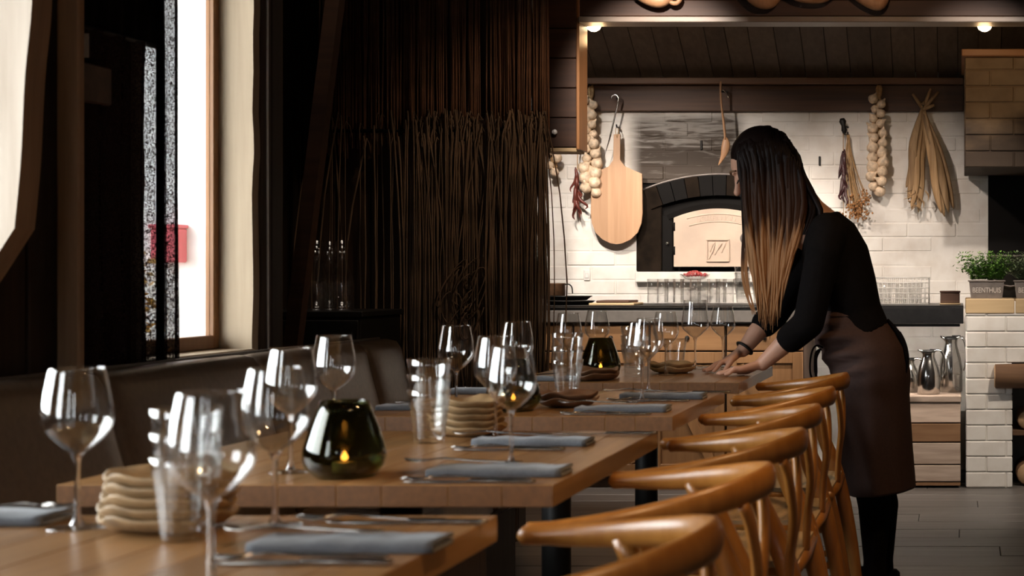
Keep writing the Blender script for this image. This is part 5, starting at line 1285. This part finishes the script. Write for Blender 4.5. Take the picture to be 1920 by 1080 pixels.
# black jersey top with three-quarter sleeves
top = MB(); torso(top, 0.012, 2)
for s in (-1,1): top.ellipsoid(Wp(1536,506,0.072*s), (0.052,0.055,0.056), 16, 10)
def sleeve(arm, frac, rr):
    e = arm[2].lerp(arm[3], frac) if frac <= 1 else arm[3].lerp(arm[4], frac-1)
    return arm[:3] + ([arm[3]] if frac > 1 else []) + [e], rr
p_, r_ = sleeve(armN, 0.72, [0.064,0.060,0.052,0.049]); top.chain(p_, r_, 18)
p_, r_ = sleeve(armF, 0.55, [0.062,0.058,0.052,0.049]); top.chain(p_, r_, 18)
top.chain([Wp(1553,440,-0.15), Wp(1550,432,-0.07), Wp(1550,432,0.07), Wp(1545,442,0.15)], [0.060,0.062,0.062,0.060], 16)
bake('black_top', top, M['blackcloth'], 0.007, 6, wm)
tg = MB(); legs(tg, 0.006); bake('tights', tg, M['blackcloth'], 0.007, 4, wm)
for s, dx in ((-1,-6),(1,8)):
    an = Wp(1646+dx,1062,0.08*s); mb = MB(); rings = []
    for (u,wd_,h) in ((0.062,0.012,0.050),(0.050,0.030,0.062),(0.02,0.040,0.066),(-0.04,0.043,0.062),(-0.11,0.047,0.052),(-0.165,0.040,0.040),(-0.195,0.022,0.028),(-0.203,0.006,0.018)):
        rings.append([(an.x+u, an.y+wd_*math.cos(q), max(0.0005, h*0.5+h*0.5*math.sin(q)*1.0)) for q in [2*PI*j/16 for j in range(16)]])
    obj('shoe', mb.loft(rings), M['black'], wm)
# wrap apron
sil = [(582,1534,1650,0.128),(600,1529,1662,0.142),(622,1527,1680,0.160),(650,1534,1698,0.178),(680,1548,1705,0.184),(705,1560,1707,0.182),(740,1568,1706,0.176),(800,1572,1709,0.172),(860,1577,1713,0.170),(900,1584,1716,0.170),(918,1590,1717,0.170)]
rings = []
fine = []
for (a,b) in zip(sil, sil[1:]):
    for k in range(4): fine.append([lerp(p,q,k/4) for p,q in zip(a,b)])
fine.append(list(sil[-1]))
for i,(py,l,r_,dy) in enumerate(fine):
    a, b = Wp(l,py), Wp(r_,py); c = (a+b)/2; hx = (b.x-a.x)/2; ring = []
    for j in range(72):
        q = 2*PI*j/72; fo = 1 + 0.016*mnoise.noise((math.cos(q)*2.2,math.sin(q)*2.2,py*0.012)) + 0.020*math.sin(q*9+py*0.004)*min(1,max(0,(py-650)/200))*abs(math.sin(q))
        sag = -0.030*math.sin(PI*min(1,max(0,(py-600)/110)))*math.exp(-((math.cos(q)+0.5)**2)*5)*math.sin(py*0.20+q*2.5)*0.8
        ring.append((c.x + hx*math.cos(q)*fo + sag*math.cos(q), WY + dy*math.sin(q)*fo + sag*math.sin(q), c.z + 0.012*math.cos(q)*(1 if py > 850 else 0)))
    rings.append(ring)
inner = [[(lerp(p[0],(rg[0][0]+rg[36][0])/2,0.02), lerp(p[1],WY,0.02), p[2]) for p in rg] for rg in reversed(rings)]
ap = obj('apron', MB().loft(rings+inner, cap=False), M['apron'], wm)
# waistband, front ties and back knot
wb_ = []
for (py,l,r_,dy) in (fine[0], fine[1], fine[2]):
    a, b = Wp(l,py), Wp(r_,py); c=(a+b)/2; wb_.append([(c.x+((b.x-a.x)/2+0.003)*math.cos(q), WY+(dy+0.003)*math.sin(q), c.z) for q in [2*PI*j/48 for j in range(48)]])
obj('waistband', MB().loft(wb_, cap=False), M['apron'], ap)
lp = [Wp(a,b,-0.10) for a,b in ((1543,652),(1531,648),(1523,658),(1519,680),(1520,702),(1526,712),(1531,700),(1531,672),(1537,658))]
obj('apron_tie', MB().tube(spline(lp,40), 0.0035, 6), M['blackcloth'], ap)
obj('apron_tie', MB().tube(spline([Wp(1540,655,-0.11),Wp(1530,662,-0.115),Wp(1528,690,-0.115),Wp(1532,712,-0.11)],20), 0.004, 6), M['blackcloth'], ap)
obj('back_tie', MB().tube(spline([Wp(1664,602,-0.02),Wp(1682,622,-0.04),Wp(1695,648,-0.05),Wp(1700,680,-0.06),Wp(1696,700,-0.06)],20), [0.008]*6+[0.011]*9+[0.007]*6, 8, flat=(1.6,0.8)), M['blackcloth'], ap)
# bracelet, brow, lashes
bw = armF[4].lerp(armF[3],0.12); ax = (armF[3]-armF[4]).normalized(); u_ = ax.orthogonal().normalized(); v_ = ax.cross(u_)
mb = MB(); mb.tube([bw + (u_*math.cos(q)+v_*math.sin(q))*0.030 for q in [2*PI*k/24 for k in range(25)]], 0.005, 8, cap=False); obj('bracelet', mb, M['black'], wm)
for s in (-1,1):
    obj('eyebrow', MB().tube(spline([HP(0.100,0.012*s,0.014),HP(0.094,0.032*s,0.019),HP(0.078,0.050*s,0.010)],8), 0.0035, 6), M['log'], wm)
    obj('eyelash', MB().tube(spline([HP(0.0955,0.016*s,-0.020),HP(0.097,0.030*s,-0.024),HP(0.085,0.045*s,-0.020)],8), 0.0026, 6), M['black'], wm)
obj('lips', MB().ellipsoid(HP(0.0965,0,-0.0775),(0.009,0.019,0.007),12,8,M=HM), plain('lip',(0.45,0.15,0.13),0.45), wm)
# long hair: cap on the skull plus falling locks
hv, hf_, ha = [], [], []
def lock(pts, rads, alongs, n=6, flat=(1.0,0.55), up=(0,1,0)):
    mb = MB().tube(pts, rads, n, flat=flat, up=up); o = len(hv); hv.extend(mb.v); hf_.extend([tuple(i+o for i in f) for f in mb.f]); 
    for a in alongs: ha.extend([a]*n)
rh = random.Random(33)
def seg(tab, u): return interp(tab, u)
ROOT = [(0.0,1392,262),(0.25,1412,243),(0.5,1438,237),(0.75,1466,250),(1.0,1488,282)]
M0 = [(0.0,1384,284),(0.25,1408,268),(0.5,1442,266),(0.75,1475,280),(1.0,1498,306)]
M1 = [(0.0,1391,330),(0.25,1418,310),(0.5,1446,312),(0.75,1478,318),(1.0,1504,334)]
M2 = [(0.0,1396,400),(0.25,1420,398),(0.5,1452,400),(0.75,1480,400),(1.0,1510,392)]
M3 = [(0.0,1408,490),(0.25,1426,490),(0.5,1448,490),(0.75,1468,486),(1.0,1490,470)]
M4 = [(0.0,1424,580),(0.25,1432,592),(0.5,1442,600),(0.75,1452,588),(1.0,1466,545)]
for k in range(300):
    near = rh.random() < 0.66; s = -1 if near else 1; u = rh.random(); lay = rh.random()
    dep = [0.012, 0.074, 0.094, 0.098, 0.105, 0.095]
    pts = []
    for tab, d_, jit in zip((ROOT,M0,M1,M2,M3,M4), dep, (2,3,4,5,6,9)):
        px, py = seg(tab, u); px += rh.gauss(0, jit*0.5)
        if not near and tab in (M2,M3,M4): px = lerp(px, 1440, 0.25)
        pts.append(Wp(px, py + (rh.gauss(0,14) if tab is M4 else 0), s*d_*(1-0.30*lay*(0 if tab in (ROOT,M0) else 1))))
    cut_ = rh.uniform(0.86, 1.04); sp_ = spline(pts, 18)
    rr = [rh.uniform(0.0065,0.0105)*q for q in [0.9,1.0,1.1,1.2,1.2,1.2,1.2,1.15,1.1,1.05,1.0,0.95,0.9,0.82,0.72,0.6,0.45,0.28,0.08]]
    lock(sp_, rr, [i/18 for i in range(19)])
# wisps by the cheek
for k in range(7):
    x0 = rh.uniform(-4,6); pts = [Wp(1388+x0,285,-0.06), Wp(1391+x0,345,-0.075), Wp(1394+x0,420,-0.085), Wp(1396+x0+rh.uniform(-6,6),520,-0.09), Wp(1412+x0,590,-0.09)]
    lock(spline(pts,18), [0.0028]*15+[0.002,0.0015,0.001,0.0005], [i/18 for i in range(19)])
cap = MB().ellipsoid(Hc + hu*0.022 - hf*0.016, (0.097*k_,0.080*k_,0.090*k_), 28, 16, M=HM)
# open the cap where the face is
keep = [f for f in cap.f if not ((sum((Vector(cap.v[i]) for i in f), Vector())/len(f) - Hc).dot(hf) > 0.050 and (sum((Vector(cap.v[i]) for i in f), Vector())/len(f) - Hc).dot(hu) < 0.040) and (sum((Vector(cap.v[i]) for i in f), Vector())/len(f) - Hc).dot(hu) > -0.06]
o = len(hv); hv += cap.v; hf_ += [tuple(i+o for i in f) for f in keep]; ha += [0.08]*len(cap.v)
# hair over the nape, closing the gap between head and shoulder
for k in range(60):
    u = rh.random(); yv = rh.uniform(-0.085,0.085); pts = [Wp(1470+18*u,258+25*u,yv*0.7), Wp(1500+6*u,322+10*u,yv), Wp(1516+12*u,372,yv), Wp(1518+22*u,398+6*u,yv*1.0-0.01), Wp(1505+14*u,440,-0.10 if yv < 0 else 0.10)]
    lock(spline(pts,12), [0.010,0.012,0.013,0.013,0.013,0.012,0.011,0.010,0.009,0.008,0.006,0.004,0.001], [0.35*i/12 for i in range(13)])
me = bpy.data.meshes.new('hair'); me.from_pydata([tuple(Vector(v)-wm.location) for v in hv], [], hf_); me.materials.append(M['hair'])
me.polygons.foreach_set('use_smooth', [True]*len(me.polygons)); at = me.attributes.new('along', 'FLOAT', 'POINT'); at.data.foreach_set('value', ha); me.update()
place('hair', me, wm)
